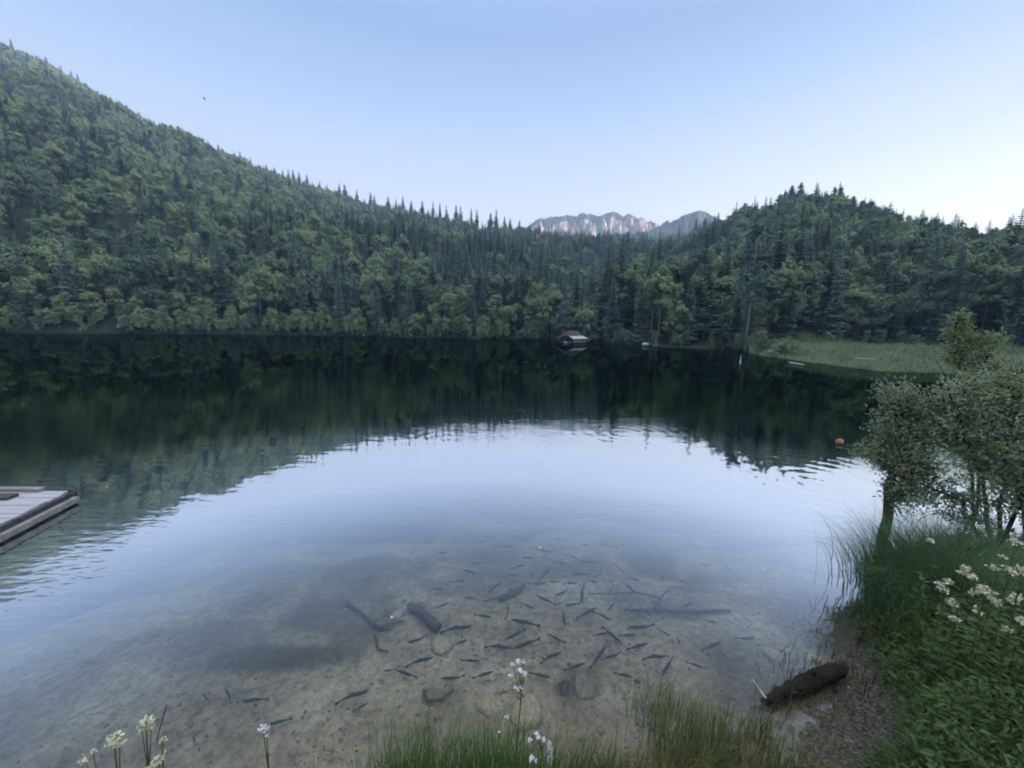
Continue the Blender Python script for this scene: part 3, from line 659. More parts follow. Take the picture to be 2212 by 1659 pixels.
def small_bush(u, r, h_, mats, label, seed):
    az = R(azel(u, 740)[0]); x, y = r*math.sin(az), r*math.cos(az)
    cm, tm = broad_meshes(seed, 3.0, 1.6, mats, .2, .22, 30, 34); o = empty('bush', (x, y, H1(x, y)-.1)); s_ = h_/3; o.scale = (s_*1.2, s_*1.2, s_); tag(o, label, 'bush')
    obj('foliage', cm, o); obj('stem', tm, o)
small_bush(1126, float(RS(.9))+.8, 2.6, 'broad_pale', 'small pale green bush at the water left of the boathouse', 71)
small_bush(1562, float(RS(28))+.8, 2.4, 'brown_weed', 'brown withered bush at the waterline left of the tall bare pine', 72)
small_bush(1690, 58, 2.6, 'broad', 'round green bush at the left end of the reeds', 73)
small_bush(1655, 62, 2.2, 'broad', 'small bush between the bare pine and the reeds', 74)
small_bush(1415, 79, 2.2, 'broad_pale', 'low light green bush by the white stones on the far shore', 75)

# boathouse
bh = hit(1239, 741.5); BA = math.radians(180-7.3)    # faces the viewer, turned to its left
o = empty('boathouse', (bh.x, bh.y+1.2, 0), R(48)); tag(o, 'small wooden boathouse on the far shore with a dark roof over a pale skirt roof', 'boathouse')
L_, W_ = 4.9, 3.3      # length along x (open front at -x), width along y, near long side at -y
mb = MB(); mb.box((0, -W_/2, .62), (L_, .08, .95)); mb.build('side_wall', M['boat_wall'], o)
mb = MB(); mb.box((0, W_/2, .62), (L_, .08, .95)); mb.build('side_wall', M['boat_wall'], o)
mb = MB(); mb.box((L_/2-.05, 0, .62), (.08, W_-.1, .95)); mb.build('rear_wall', M['boat_wall'], o)
mb = MB(); mb.poly([(-L_/2, -W_/2, 1.02), (-L_/2, W_/2, 1.02), (-L_/2, W_/4, 1.5), (-L_/2, -W_/4, 1.5), (-L_/2-.05, -W_/2, 1.02), (-L_/2-.05, W_/2, 1.02), (-L_/2-.05, W_/4, 1.5), (-L_/2-.05, -W_/4, 1.5)], [(0, 1, 2, 3), (7, 6, 5, 4), (0, 4, 5, 1)]); mb.build('front_gable', M['black_wood'], o)
for x in (-L_/2, 0, L_/2-.1):
    for y in (-W_/2+.1, W_/2-.1):
        p = MB(); p.box((x+.02, y, .05), (.14, .14, 1.9)); p.build('post', M['black_wood'], o)
ex = L_/2+.35
def slab(name, q, mat, th=.07):
    q = [Vector(p) for p in q]; nrm = (q[1]-q[0]).cross(q[3]-q[0]).normalized()*th; m_ = MB()
    m_.poly(q+[p-nrm for p in q], [(0, 1, 2, 3), (7, 6, 5, 4), (0, 4, 5, 1), (1, 5, 6, 2), (2, 6, 7, 3), (3, 7, 4, 0)]); return m_.build(name, mat, o)
for sg in (-1, 1):
    slab('skirt_roof', [(-ex, sg*(W_/2+.35), .95), (ex, sg*(W_/2+.35), .95), (ex-.25, sg*W_*.26, 1.5), (-ex+.05, sg*W_*.26, 1.5)], M['skirt'])
up = MB(); a_, b_ = W_*.27, 1.53
up.poly([(-ex+.1, -a_, b_), (ex-.3, -a_, b_), (ex-.3, a_, b_), (-ex+.1, a_, b_), (-ex+.7, 0, 2.55), (ex-1.0, 0, 2.55)], [(0, 1, 5, 4), (2, 3, 4, 5), (3, 2, 1, 0)], [(1, 2, 5), (3, 0, 4)]); up.build('roof', M['shingle'], o)
def boat(name, loc, rz, L, W, label, mat):
    o = empty(name, loc, rz); tag(o, label, 'boat'); V = []; K = 11
    for i in range(K):
        t = i/(K-1)*2-1; w_ = W/2*max(.05, (1-abs(t)**2.6)) if t < .0 else W/2*max(.35, 1-t**3*.5); x = t*L/2; zk = -.12+.10*abs(t)**3; zt = .30+.12*(t < 0)*t*t
        for (yy, zz) in ((-w_, zt), (-w_*.8, .08), (0, zk), (w_*.8, .08), (w_, zt), (w_*.86, zt), (0, zk+.1), (-w_*.86, zt)): V.append((x, yy, zz))
    F = [(i*8+j, i*8+(j+1) % 8, (i+1)*8+(j+1) % 8, (i+1)*8+j) for i in range(K-1) for j in range(8)]
    F += [(0, 1, 2, 6), (0, 6, 4, 5), (K*8-8, K*8-6, K*8-7, K*8-2)]
    mb = MB(); mb.poly(V, F[:-3]); mb.build('hull', mat, o)
    for x in (-.2, .6): s2 = MB(); s2.box((x*L*.4, 0, .22), (.2, W*.8, .03)); s2.build('seat', M['beam'], o)
fr = Matrix.Rotation(R(48), 3, 'Z') @ Vector((-1.6, .15, 0))
boat('rowing_boat', (bh.x+fr.x, bh.y+1.2+fr.y, 0.02), R(48), 2.6, 1.1, 'white rowing boat showing its bow inside the dark boathouse opening', M['white_paint'])

# pale logs and floats by the reeds
def log(name, p0, p1, rad, mat, label, cat='log', knots=0, seed=1, group=None, sag=0, n=10, irr=.12, parent=None):
    rs_ = random.Random(seed); p0, p1 = Vector(p0), Vector(p1); pts = []; rr_ = []
    for i in range(9):
        t = i/8; p = p0.lerp(p1, t)+Vector((rs_.uniform(-1, 1), rs_.uniform(-1, 1), rs_.uniform(-.3, .3)))*(rad[0] if hasattr(rad, '__len__') else rad)*irr*2; p.z -= sag*math.sin(math.pi*t); pts.append(p)
        r0, r1 = (rad if not hasattr(rad, '__len__') else rad[0]), (rad if not hasattr(rad, '__len__') else rad[1]); rr_.append((r0+(r1-r0)*t)*rs_.uniform(1-irr, 1+irr))
    mb = MB(); c = (p0+p1)/2; mb.tube([p-c for p in pts], rr_, n)
    o = mb.build(name, mat, None, True); o.location = c; return tag(o, label, cat, group)
log('floating_log', hit(1706, 783, .1), hit(1736, 788, .12), .08, M['drift'], 'short bleached log floating just off the left end of the reeds')
log('driftwood_log', hit(1845, 774, .75), hit(1896, 777, .75), .065, M['drift'], 'long pale bleached log lying along the front of the reeds')
mb = MB(); mb.tube([(0, 0, -.2), (0, 0, .25), (0, 0, .3), (0, 0, .75)], [.07, .07, .03, .02], 10); fb = mb.build('marker_buoy', M['white_paint'], None, True); fb.location = hit(1599, 785); tag(fb, 'little white marker buoy on the dark water below the tall bare pine', 'buoy')
def stone_mesh(seed, flat=.55, sub=3, rough=.35):
    import bmesh
    bm = bmesh.new(); bmesh.ops.create_icosphere(bm, subdivisions=sub, radius=1.0); rs_ = np.random.default_rng(seed); k = rs_.uniform(0, 50, 3); cuts = [(unit(rs_.normal(size=(1, 3)))[0], rs_.uniform(.55, .85)) for _ in range(7)]
    for v in bm.verts:
        d = np.array(v.co); f = 1+rough*float(fbm(np.array([d[0]*1.3+k[0]+d[2]]), np.array([d[1]*1.3+k[1]-d[2]*.7]), 3)[0])
        for cn, cd in cuts:
            q = float(d@cn)*f
            if q > cd: f *= cd/q*.93+.07
        v.co = (d[0]*f, d[1]*f, d[2]*f*flat)
    me = bpy.data.meshes.new('stone'); bm.to_mesh(me); bm.free()
    for p in me.polygons: p.use_smooth = True
    return me
def ground_hit(u, v):
    d = ray(u, v); t = np.concatenate([np.arange(.6, 14, .01), np.arange(14, 400, .5)])
    x, y, z = d.x*t, d.y*t, EYE+d.z*t; i = int(np.argmax(z < height(x, y)))
    return Vector((x[i], y[i], z[i]))
def stone(u, v, wpx, dpx, mat, label, seed, flat=.5, lift=.3, cat='stone', group=None):
    p = ground_hit(u, v); k = (p-Vector((0, 0, EYE))).dot(CF)/FPX; sx_, sy_ = wpx*k/2, dpx*k/2/max(.5, abs(ray(u, v).normalized().z))
    me = stone_mesh(seed, flat); me.materials.append(mat); o = obj('stone', me, None, (p.x, p.y, p.z+lift*min(sx_, sy_)*.5)); o.scale = (sx_, sy_, (sx_+sy_)/2); o.rotation_euler = (random.uniform(-.1, .1), random.uniform(-.1, .1), math.atan2(-p.x, p.y)); tag(o, label, cat, group); return o
for u, v, w_, s_, lab in ((1394, 745, 16, 91, 'left of two white stones on the low far shore right of the boathouse'), (1415, 747, 10, 92, 'right and smaller of two white stones on the low far shore'), (1668, 770, 20, 93, 'pale grey boulder at the left end of the reeds')):
    az = R(azel(u, v)[0]); r = float(RS(math.degrees(az)))+.4; st = stone_mesh(s_, .6); st.materials.append(M['stone_white']); q = obj('stone', st, None, (r*math.sin(az), r*math.cos(az), .25)); q.scale = (w_*r/FPX/2,)*3; tag(q, lab, 'stone')

# reeds on the far right shore
rs_ = np.random.default_rng(33); n_ = 26000; a = rs_.uniform(31.5, 62, n_); lo = RS(a)-1.5; hi = np.minimum(RH(a)+3, lo+60); r = lo+(hi-lo)*rs_.uniform(0, 1, n_)**1.3
x, y = r*np.sin(np.radians(a)), r*np.cos(np.radians(a)); dn = fbm(x*.07, y*.07, 3); k = (dn > -.35); x, y, r, dn = x[k], y[k], r[k], dn[k]
z = np.maximum(height(x, y), -.2); hgt = rs_.uniform(.35, .75, len(x))*(1+1.8*np.clip(dn, 0, 1))*(1+.5*fbm(x*.35, y*.35, 2))
V, F = blade_geo(np.stack([x, y, z], 1), rs_.uniform(0, 6.28, len(x)), hgt, rs_.uniform(.07, .16, len(x)), rs_.uniform(.1, .9, len(x)), 3)
tag(obj('reeds', mesh_np('reeds', V, [F], M['reed'])), 'low bright green reeds and sedge filling the marshy far right shore', 'reeds', kind='stuff')
# fringe of low bushes hanging to the water all along the shore
n_ = 900; a = rs_.uniform(-60, 33, n_); a = a[~((a > 5.2) & (a < 9.5))]; r = RS(a)+fbm(a*0, a*0)*0+rs_.uniform(-.3, 3.5, len(a)); x, y = r*np.sin(np.radians(a)), r*np.cos(np.radians(a)); low = np.where(a > 13, .55, 1.0)
a2 = rs_.uniform(-60, -37, 420); r2 = RS(a2)+rs_.uniform(0, 16, 420); x = np.concatenate([x, r2*np.sin(np.radians(a2))]); y = np.concatenate([y, r2*np.cos(np.radians(a2))]); a = np.concatenate([a, a2+.3*0]); low = np.concatenate([low, np.full(420, 1.4)])
a2 = rs_.uniform(33, 56, 150); r2 = RH(a2)-rs_.uniform(0, 9, 150); x = np.concatenate([x, r2*np.sin(np.radians(a2))]); y = np.concatenate([y, r2*np.cos(np.radians(a2))]); a = np.concatenate([a, a2]); low = np.concatenate([low, np.full(150, .5)])
k = fbm(a*.7, a*.3, 3) > np.where(a > 13, .0, -.15); x, y, low = x[k], y[k], low[k]
fm = bpy.data.meshes.new('shore_scrub'); P = np.stack([x, y, height(x, y)-.25], 1); fm.vertices.add(len(P)); fm.vertices.foreach_set('co', P.astype(np.float32).ravel())
add_attr(fm, 'sc', rs_.uniform(.10, 1, len(P))**2*.30*low+.06); add_attr(fm, 'rz', rs_.uniform(0, 6.28, len(P)))
fs = obj('shore_scrub', fm); tag(fs, 'low leafy scrub hanging over the waterline all along the far shore', 'scrub', kind='stuff')
ng2 = bpy.data.node_groups.new('scrub_plants', 'GeometryNodeTree'); ng = ng2
ng.interface.new_socket('Geometry', in_out='INPUT', socket_type='NodeSocketGeometry'); ng.interface.new_socket('Geometry', in_out='OUTPUT', socket_type='NodeSocketGeometry')
gi = ng.nodes.new('NodeGroupInput'); go = ng.nodes.new('NodeGroupOutput'); ip = ng.nodes.new('GeometryNodeInstanceOnPoints'); oi = ng.nodes.new('GeometryNodeObjectInfo'); oi.transform_space = 'ORIGINAL'; oi.inputs['Object'].default_value = PS[4][0]; oi.inputs['As Instance'].default_value = True
cx = ng.nodes.new('ShaderNodeCombineXYZ'); ng.links.new(nattr('rz'), cx.inputs['Z']); ng.links.new(cx.outputs[0], ip.inputs['Rotation']); ng.links.new(nattr('sc'), ip.inputs['Scale'])
ng.links.new(gi.outputs[0], ip.inputs['Points']); ng.links.new(oi.outputs['Geometry'], ip.inputs['Instance']); ng.links.new(ip.outputs[0], go.inputs[0])
fs.modifiers.new('plants', 'NODES').node_group = ng

# bird high over the lake
mb = MB(); mb.tube([(-.16, 0, 0), (-.08, 0, 0), (.05, 0, 0), (.14, 0, .01), (.19, 0, .01)], [.012, .045, .05, .03, .006], 8)
mb.poly([(-.06, .03, .01), (.07, .03, .01), (.05, .22, .07), (-.03, .24, .07), (-.03, .45, .02), (-.08, -.03, .01), (.07, -.03, .01), (.05, -.22, .07), (-.03, -.24, .07), (-.03, -.45, .02)], [(0, 1, 2, 3), (6, 5, 8, 7)], [(3, 2, 4), (7, 8, 9)])
b_o = mb.build('bird', M['bird']); b_o.location = at(441, 213, 75); b_o.rotation_euler = (.9, .3, 1.1); b_o.scale = (1.25,)*3; tag(b_o, 'tiny dark bird flying high in the sky above the left slope', 'bird')

# ------------------------------------------------------------------ swimming dock on the left
zd = .21; C0 = hit(161, 1058, zd); A1 = hit(0, 1057.5, zd); B1 = hit(0, 1150, zd-.10); B1.z = zd
da = (A1-C0).normalized(); db = (B1-C0).normalized()
dk = empty('dock', C0); tag(dk, 'weathered grey wooden dock reaching in from the left edge over the dark water', 'dock')
mb = MB(); W2 = .145; K = 24
for i in range(K):
    s0, s1 = i*W2+.05, (i+1)*W2+.05-.012; e = random.uniform(-.02, .02); q = [db*s0+da*(.05+e), db*s1+da*(.05+e), db*s1+da*4.6, db*s0+da*4.6]
    t_ = Vector((0, 0, -.04)); j = Vector((0, 0, random.uniform(-.004, .004))); mb.poly([p+j for p in q]+[p+t_ for p in q], [(0, 1, 2, 3), (7, 6, 5, 4), (0, 4, 5, 1), (1, 5, 6, 2), (2, 6, 7, 3), (3, 7, 4, 0)])
mb.build('deck', M['plank'], dk)
def beam(name, p, q, w_, h_, mat, parent=dk):
    m_ = MB(); p, q = Vector(p), Vector(q); d = (q-p).normalized(); s_ = d.cross(Vector((0, 0, 1)))*w_/2; u_ = Vector((0, 0, h_/2))
    vs_ = [p-s_-u_, p+s_-u_, p+s_+u_, p-s_+u_, q-s_-u_, q+s_-u_, q+s_+u_, q-s_+u_]; m_.poly(vs_, [(0, 3, 2, 1), (4, 5, 6, 7), (0, 1, 5, 4), (1, 2, 6, 5), (2, 3, 7, 6), (3, 0, 4, 7)]); return m_.build(name, mat, parent)
oa = -da*.025
beam('edge_board', oa+Vector((0, 0, -.06)), oa+db*3.5+Vector((0, 0, -.045)), .04, .10, M['beam'])
beam('kick_board', Vector((0, 0, .035))+da*.5+db*.07, Vector((0, 0, .035))+da*4.6+db*.07, .11, .06, M['beam_pale'])
beam('edge_board', -db*.0+Vector((0, 0, -.07)), da*4.6+Vector((0, 0, -.07)), .05, .16, M['beam'])
beam('rail', -da*.10+db*.10+Vector((0, 0, -.13)), -da*.10+db*3.5+Vector((0, 0, -.13)), .09, .09, M['beam_pale'])
for s_ in (.5, 2.2): beam('cross_beam', db*s_+da*.1+Vector((0, 0, -.12)), db*s_+da*4.5+Vector((0, 0, -.12)), .14, .14, M['beam'])
for s_, t_ in ((.3, .3), (2.8, .3), (.3, 3.5)):
    m_ = MB(); p = db*s_+da*t_; m_.tube([p+Vector((0, 0, -.05)), p+Vector((0, 0, -4.2))], .09, 9); m_.build('post', M['beam'], dk, True)
bd = beam('loose_board', C0+da*.72+db*.36+Vector((0, 0, .03)), C0+da*3.0+db*.40+Vector((0, 0, .03)), .17, .05, M['beam'], None); tag(bd, 'dark loose board lying flat on the grey dock', 'board')

# ------------------------------------------------------------------ buoy by the shrub
bp = hit(1813, 958); by = empty('buoy', bp); tag(by, 'faded orange ball buoy floating at the tip of the right shrub', 'buoy')
me = stone_mesh(5, 1.0, 3, 0.02); 
import bmesh
bm = bmesh.new(); bmesh.ops.create_uvsphere(bm, u_segments=24, v_segments=16, radius=.098)
for v in bm.verts: v.co.z *= .95
me = bpy.data.meshes.new('float'); bm.to_mesh(me); bm.free(); me.materials.append(M['orange'])
for p in me.polygons: p.use_smooth = True
f_ = obj('float', me, by); f_.location.z = .06
mb = MB(); mb.tube([(0, 0, .155), (0, 0, .20)], [.045, .035], 10); mb.build('eyelet', M['beam'], by, True)

# ------------------------------------------------------------------ stones, sticks and weed under the water
R6 = lambda x, y: (707.8+x*.44, 1061.8+y*.44)
STO = [(555, 760, 118, 100, 'stone', 'flat pale brown stone under water at the end of the short sunken log', .35), (345, 608, 68, 46, 'stone', 'small pale stone under water above the short sunken log', .5),
       (525, 1012, 140, 75, 'stone_dark', 'broad brownish stone under water left of the white flower stem', .35), (785, 1065, 150, 90, 'stone', 'tan stone under shallow water just left of the white flower stem', .5),
       (975, 1105, 170, 150, 'stone', 'largest tan stone under shallow water right of the white flower stem', .45), (1250, 965, 130, 110, 'stone_dark', 'mottled stone under water between the fish and the grass', .4),
       (1165, 965, 60, 75, 'wet_wood', 'black lump on the lake bed beside the mottled stone', .5), (2195, 815, 100, 50, 'stone', 'pale rounded stone breaking the water just above the thick dark log', .75),
       (450, 575, 60, 45, 'stone_dark', 'dark stone at the upper end of the short sunken log', .6), (1470, 590, 40, 30, 'stone_dark', 'dark stone at the left end of the long sunken stick', .5), (1185, 855, 25, 22, 'wet_wood', 'small round black stone below the row of fish', .6), (1520, 935, 30, 26, 'wet_wood', 'small black stone close above the tall green grass', .6),
       (250, 610, 90, 60, 'stone_dark', 'dark stone among the sunken branches left of the short log', .5)]
for i, (x, y, w_, d_, mt, lab, fl) in enumerate(STO):
    u, v = R6(x, y); stone(u, v, w_*.44, d_*.44, M[mt], lab, 200+i, fl, .25)
stone(1185, 1642, 36, 56, M['stone_white'], 'bright white stone in the grass at the bottom edge beside the white flowers', 230, .8, .9)
stone(1772, 1436, 30, 14, M['stone'], 'small pale stone touching the top of the thick dark log', 231, .7, .8)

def stick(name, pts, rads, mat, label=None, parent=None, cat='stick', dz=.03):
    P = [ground_hit(*R6(*p[:2])) for p in pts]
    for q, p in zip(P, pts): q.z += (p[2] if len(p) > 2 else dz)
    if parent is None: c = sum(P, Vector())/len(P)
    else: c = parent.location
    sub = []; rr_ = []
    for i in range(len(P)-1):
        for k in range(4): t = k/4; sub.append(P[i].lerp(P[i+1], t)-c+Vector((random.uniform(-1, 1), random.uniform(-1, 1), 0))*rads[i]*.35); rr_.append((rads[i]+(rads[i+1]-rads[i])*t)*random.uniform(.85, 1.15))
    sub.append(P[-1]-c); rr_.append(rads[-1]); mb = MB(); mb.tube(sub, rr_, 7); o = mb.build(name, mat, parent, True)
    if parent is None: o.location = c; tag(o, label, cat)
    return o
s1 = stick('sunken_branch', [(1455, 590, .03), (1560, 603, .06), (1750, 608, .06), (1975, 603, .05)], [.016, .022, .024, .020], M['wet_wood'], 'long straight dark branch lying on the lake bed right of the fish', cat='branch')
stick('side_branch', [(1600, 608, .08), (1635, 550, .10), (1680, 500, .10), (1745, 495, .08)], [.014, .012, .009, .005], M['wet_wood'], parent=s1)
stick('side_branch', [(1560, 603, .08), (1500, 640, .05)], [.012, .006], M['wet_wood'], parent=s1)
stick('side_branch', [(1680, 606, .08), (1640, 640, .05)], [.010, .005], M['wet_wood'], parent=s1)
stick('sunken_branch', [(1275, 520, .05), (1400, 528, .08), (1520, 522, .08), (1635, 545, .06)], [.008, .013, .014, .010], M['wet_wood'], 'thin crooked branch on the lake bed just above the long straight one', cat='branch')
stick('sunken_branch', [(1385, 520, .04), (1400, 470, .05), (1380, 440, .04)], [.009, .007, .004], M['wet_wood'], 'short twig sticking up from the thin crooked branch', cat='branch')
stick('sunken_log', [(400, 580, .06), (470, 635, .08), (545, 692, .06)], [.05, .055, .06], M['wet_wood'], 'short thick sunken log pointing at the flat pale brown stone', cat='log')
stick('sunken_branch', [(90, 555, .04), (160, 610, .05), (235, 675, .05), (300, 690, .04)], [.018, .022, .02, .012], M['wet_wood'], 'forked sunken branch at the left, running down to the right', cat='branch')
stick('sunken_branch', [(225, 690, .05), (290, 680, .06), (375, 648, .04)], [.02, .016, .008], M['wet_wood'], 'sunken branch lying left of the short thick log', cat='branch')
stick('sunken_branch', [(235, 720, .04), (250, 790, .04), (300, 800, .03)], [.016, .014, .006], M['wet_wood'], 'stubby sunken branch below the forked one', cat='branch')
stick('sunken_branch', [(470, 985, .03), (490, 1050, .05), (560, 1040, .05), (620, 985, .03)], [.012, .016, .014, .006], M['wet_wood'], 'curved black root hugging the broad brownish stone', cat='branch')
for i, (x0, y0, x1, y1, r0, lab) in enumerate(((840, 545, 965, 478, .05, 'ragged dark waterlogged bough left of the middle of the fish'), (1500, 330, 1680, 350, .03, 'dark sunken bough far out to the upper right of the fish'), (760, 560, 860, 530, .012, 'thin tail of wood at the left of the ragged bough'))):
    stick('sunken_branch', [(x0, y0, .05), ((x0+x1)/2, (y0+y1)/2+8, .07), (x1, y1, .05)], [r0*.5, r0, r0*.4], M['wet_wood'], lab, cat='branch')

# thick log half out of the water and the pale twig beside it
p0, p1 = hit(1650, 1518, .03), hit(1812, 1447, .10); L0 = (p1-p0).length; lg = empty('mossy_log', (p0+p1)/2); tag(lg, 'thick dark rotting log half out of the shallow water at the lower right', 'log')
pts, rd = [], []
for i in range(15):
    t = i/14; pts.append(p0.lerp(p1, t)-lg.location+Vector((random.uniform(-.012, .012), random.uniform(-.012, .012), .02*math.sin(t*3)))); rd.append((.022+.085*(t**.6)*.78*(1-.35*max(0, t-.8)/.2))*random.uniform(.92, 1.08))
mb = MB(); mb.tube(pts, rd, 12); mb.build('bark', M['log_wood'], lg, True)
mb = MB(); mb.tube([pts[9], pts[9]+Vector((-.03, -.02, .10)), pts[9]+Vector((-.05, -.02, .13))], [.03, .018, .010], 6); mb.tube([pts[4], pts[4]+Vector((.05, -.05, .05))], [.022, .012], 6); mb.build('broken_stub', M['wet_wood'], lg, True)
mb = MB(); q = p1-lg.location; mb.tube([q-Vector((.05, .02, 0)), q+Vector((.05, .03, .01))], [.065, .05], 9); mb.build('broken_end', M['wet_wood'], lg, True)
dt = log('dead_twig', hit(1657, 1512, .05), at(1625, 1466, hit(1640, 1500, 0).xy.length-.02), (.010, .004), M['drift'], 'short pale dead twig leaning up at the left end of the thick dark log', 'twig', n=6)

# small litter and pebbles on the bed
rs_ = np.random.default_rng(77); mb = MB(); base_ = np.array([tuple(v.co) for v in stone_mesh(3, .5, 1).vertices]); bf = np.array([tuple(p.vertices) for p in stone_mesh(3, .5, 1).polygons])
for i in range(900):
    a = rs_.uniform(-58, 48); r = 2.2+4.2*rs_.uniform()**1.5
    if r < float(RN(a)): continue
    x, y = r*math.sin(R(a)), r*math.cos(R(a)); s_ = rs_.uniform(.006, .022)*(1.8 if rs_.random() < .06 else 1); mb.add(base_*s_*np.array([rs_.uniform(.7, 1.4), rs_.uniform(.7, 1.4), 1])+np.array([x, y, H1(x, y)+s_*.1]), F3=bf)
tag(mb.build('pebbles', M['stone_dark'], None, True), 'scattered small pebbles on the silty lake bed near the bank', 'pebbles', kind='stuff')
n_ = 5200; a = rs_.uniform(-58, 54, n_); r = 2.0+4.5*rs_.uniform(0, 1, n_)**1.4; k = (fbm(a*.3, r*1.5, 3) > -.15); a, r = a[k], r[k]; x, y = r*np.sin(np.radians(a)), r*np.cos(np.radians(a)); z = height(x, y)+.006
D = np.stack([rs_.normal(size=len(a)), rs_.normal(size=len(a)), rs_.normal(size=len(a))*.15], 1); V, F = leaf_geo(np.stack([x, y, z], 1), D, np.tile([0, 0, 1.], (len(a), 1)), rs_.uniform(.012, .05, len(a)), rs_.uniform(.004, .02, len(a)), .05)
tag(obj('leaf_litter', mesh_np('leaf_litter', V, [F], M['brown_weed'])), 'sodden brown leaves and bits scattered over the lake bed', 'leaf litter', kind='stuff')
for u, v, lab in ((1651, 1230, 'tiny white petal floating far right of the fish'), (846, 1333, 'tiny white petal floating over the sunken branches'), (1166, 1182, 'tiny white petal floating above the upper fish')):
    V, F = leaf_geo(np.array([[0, 0, 0.]]*3), np.array([[1, 0, .02], [-.5, .8, .03], [-.4, -.8, .02]]), np.tile([0, 0, 1.], (3, 1)), [.022]*3, [.018]*3, .02); q = obj('floating_petal', mesh_np('floating_petal', V, [F], M['white_petal']), None, hit(u, v, .006)); tag(q, lab, 'petal')

for nm_, mt_, cnt, lab in (('gravel', 'stone_dark', 520, 'dark gravel strewn over the bare wet bank beside the log'), ('pale_gravel', 'stone', 130, 'pale gravel strewn over the bare wet bank beside the log')):
    mb = MB()
    for i in range(cnt):
        a = rs_.uniform(33, 56); r = rs_.uniform(2.2, 6.2); x, y = r*math.sin(R(a)), r*math.cos(R(a)); z0 = H1(x, y)
        if z0 < -.12: continue
        s_ = rs_.uniform(.006, .020)*(1.9 if rs_.random() < .07 else 1); mb.add(base_*s_*np.array([rs_.uniform(.7, 1.4), rs_.uniform(.7, 1.4), 1])+np.array([x, y, z0+s_*.15]), F3=bf)
    tag(mb.build(nm_, M[mt_], None, True), lab, 'gravel', kind='stuff')
# ------------------------------------------------------------------ fish
def fish_mesh(bend, seed):
    rs_ = random.Random(seed); K = 15; n = 10; V = []; prof_w = lambda t: .085*(math.sin(math.pi*min(1, t*1.02+.03))**.75)*(1-.45*t)+.004; T = [i/(K-1) for i in range(K)]
    def cl(t): 
        x = .5-t; ang = bend*(t-.35)*abs(t-.35)*1.6; return Vector((x, ang, 0)), math.atan2(bend*2*abs(t-.35)*1.6, -1.0)
    for t in T:
        c, _ = cl(t*.86); w_ = prof_w(t*.93)*.62; h_ = prof_w(t*.93)
        for j in range(n):
            q = 2*math.pi*j/n; V.append((c.x, c.y+math.cos(q)*w_, math.sin(q)*h_))
    F = [(i*n+j, i*n+(j+1) % n, (i+1)*n+(j+1) % n, (i+1)*n+j) for i in range(K-1) for j in range(n)]; mb = MB(); mb.poly(V, F)
    tv, _ = cl(.84); te, _ = cl(1.0)
    mb.poly([(tv.x, tv.y-.012, .03), (tv.x, tv.y-.012, -.03), (te.x, te.y-.004, -.075), (te.x+.05, te.y-.004, 0), (te.x, te.y-.004, .075), (tv.x, tv.y+.012, .03), (tv.x, tv.y+.012, -.03), (te.x, te.y+.004, -.075), (te.x+.05, te.y+.004, 0), (te.x, te.y+.004, .075)], [(0, 1, 2, 3), (5, 8, 7, 6), (0, 3, 4, 4), (5, 9, 9, 8), (0, 5, 6, 1), (1, 6, 7, 2), (2, 7, 8, 3), (3, 8, 9, 4), (4, 9, 5, 0)][:2]+[(0, 5, 6, 1), (1, 6, 7, 2), (2, 7, 8, 3), (3, 8, 9, 4), (4, 9, 5, 0)], [(0, 3, 4), (5, 9, 8)])
    c1, _ = cl(.42); c2, _ = cl(.56)      # dorsal fin, paired fins
    mb.poly([(c1.x, c1.y, .06), (c2.x, c2.y, .05), (c2.x-.01, c2.y, .085), (c1.x-.03, c1.y, .095), (c1.x, c1.y+.006, .06), (c2.x, c2.y+.006, .05), (c2.x-.01, c2.y+.006, .085), (c1.x-.03, c1.y+.006, .095)], [(0, 1, 2, 3), (7, 6, 5, 4)])
    c1, _ = cl(.2)
    for sg in (-1, 1): mb.poly([(c1.x, c1.y+sg*.045, -.03), (c1.x-.05, c1.y+sg*.05, -.03), (c1.x-.12, c1.y+sg*.12, -.04), (c1.x-.06, c1.y+sg*.12, -.035)], [(0, 1, 2, 3)])
    c1, _ = cl(.55)
    for sg in (-1, 1): mb.poly([(c1.x, c1.y+sg*.03, -.05), (c1.x-.04, c1.y+sg*.03, -.05), (c1.x-.08, c1.y+sg*.08, -.055), (c1.x-.04, c1.y+sg*.08, -.055)], [(0, 1, 2, 3)])
    for sg in (-1, 1): 
        c1, _ = cl(.07); mb.tube([(c1.x, c1.y+sg*.022, .012), (c1.x, c1.y+sg*.036, .012)], [.010, .008], 6)
    return mb.mesh('fish', M['fish'], True)
FM = [fish_mesh(b, i) for i, b in enumerate((0, .14, -.14, .34, -.34))]
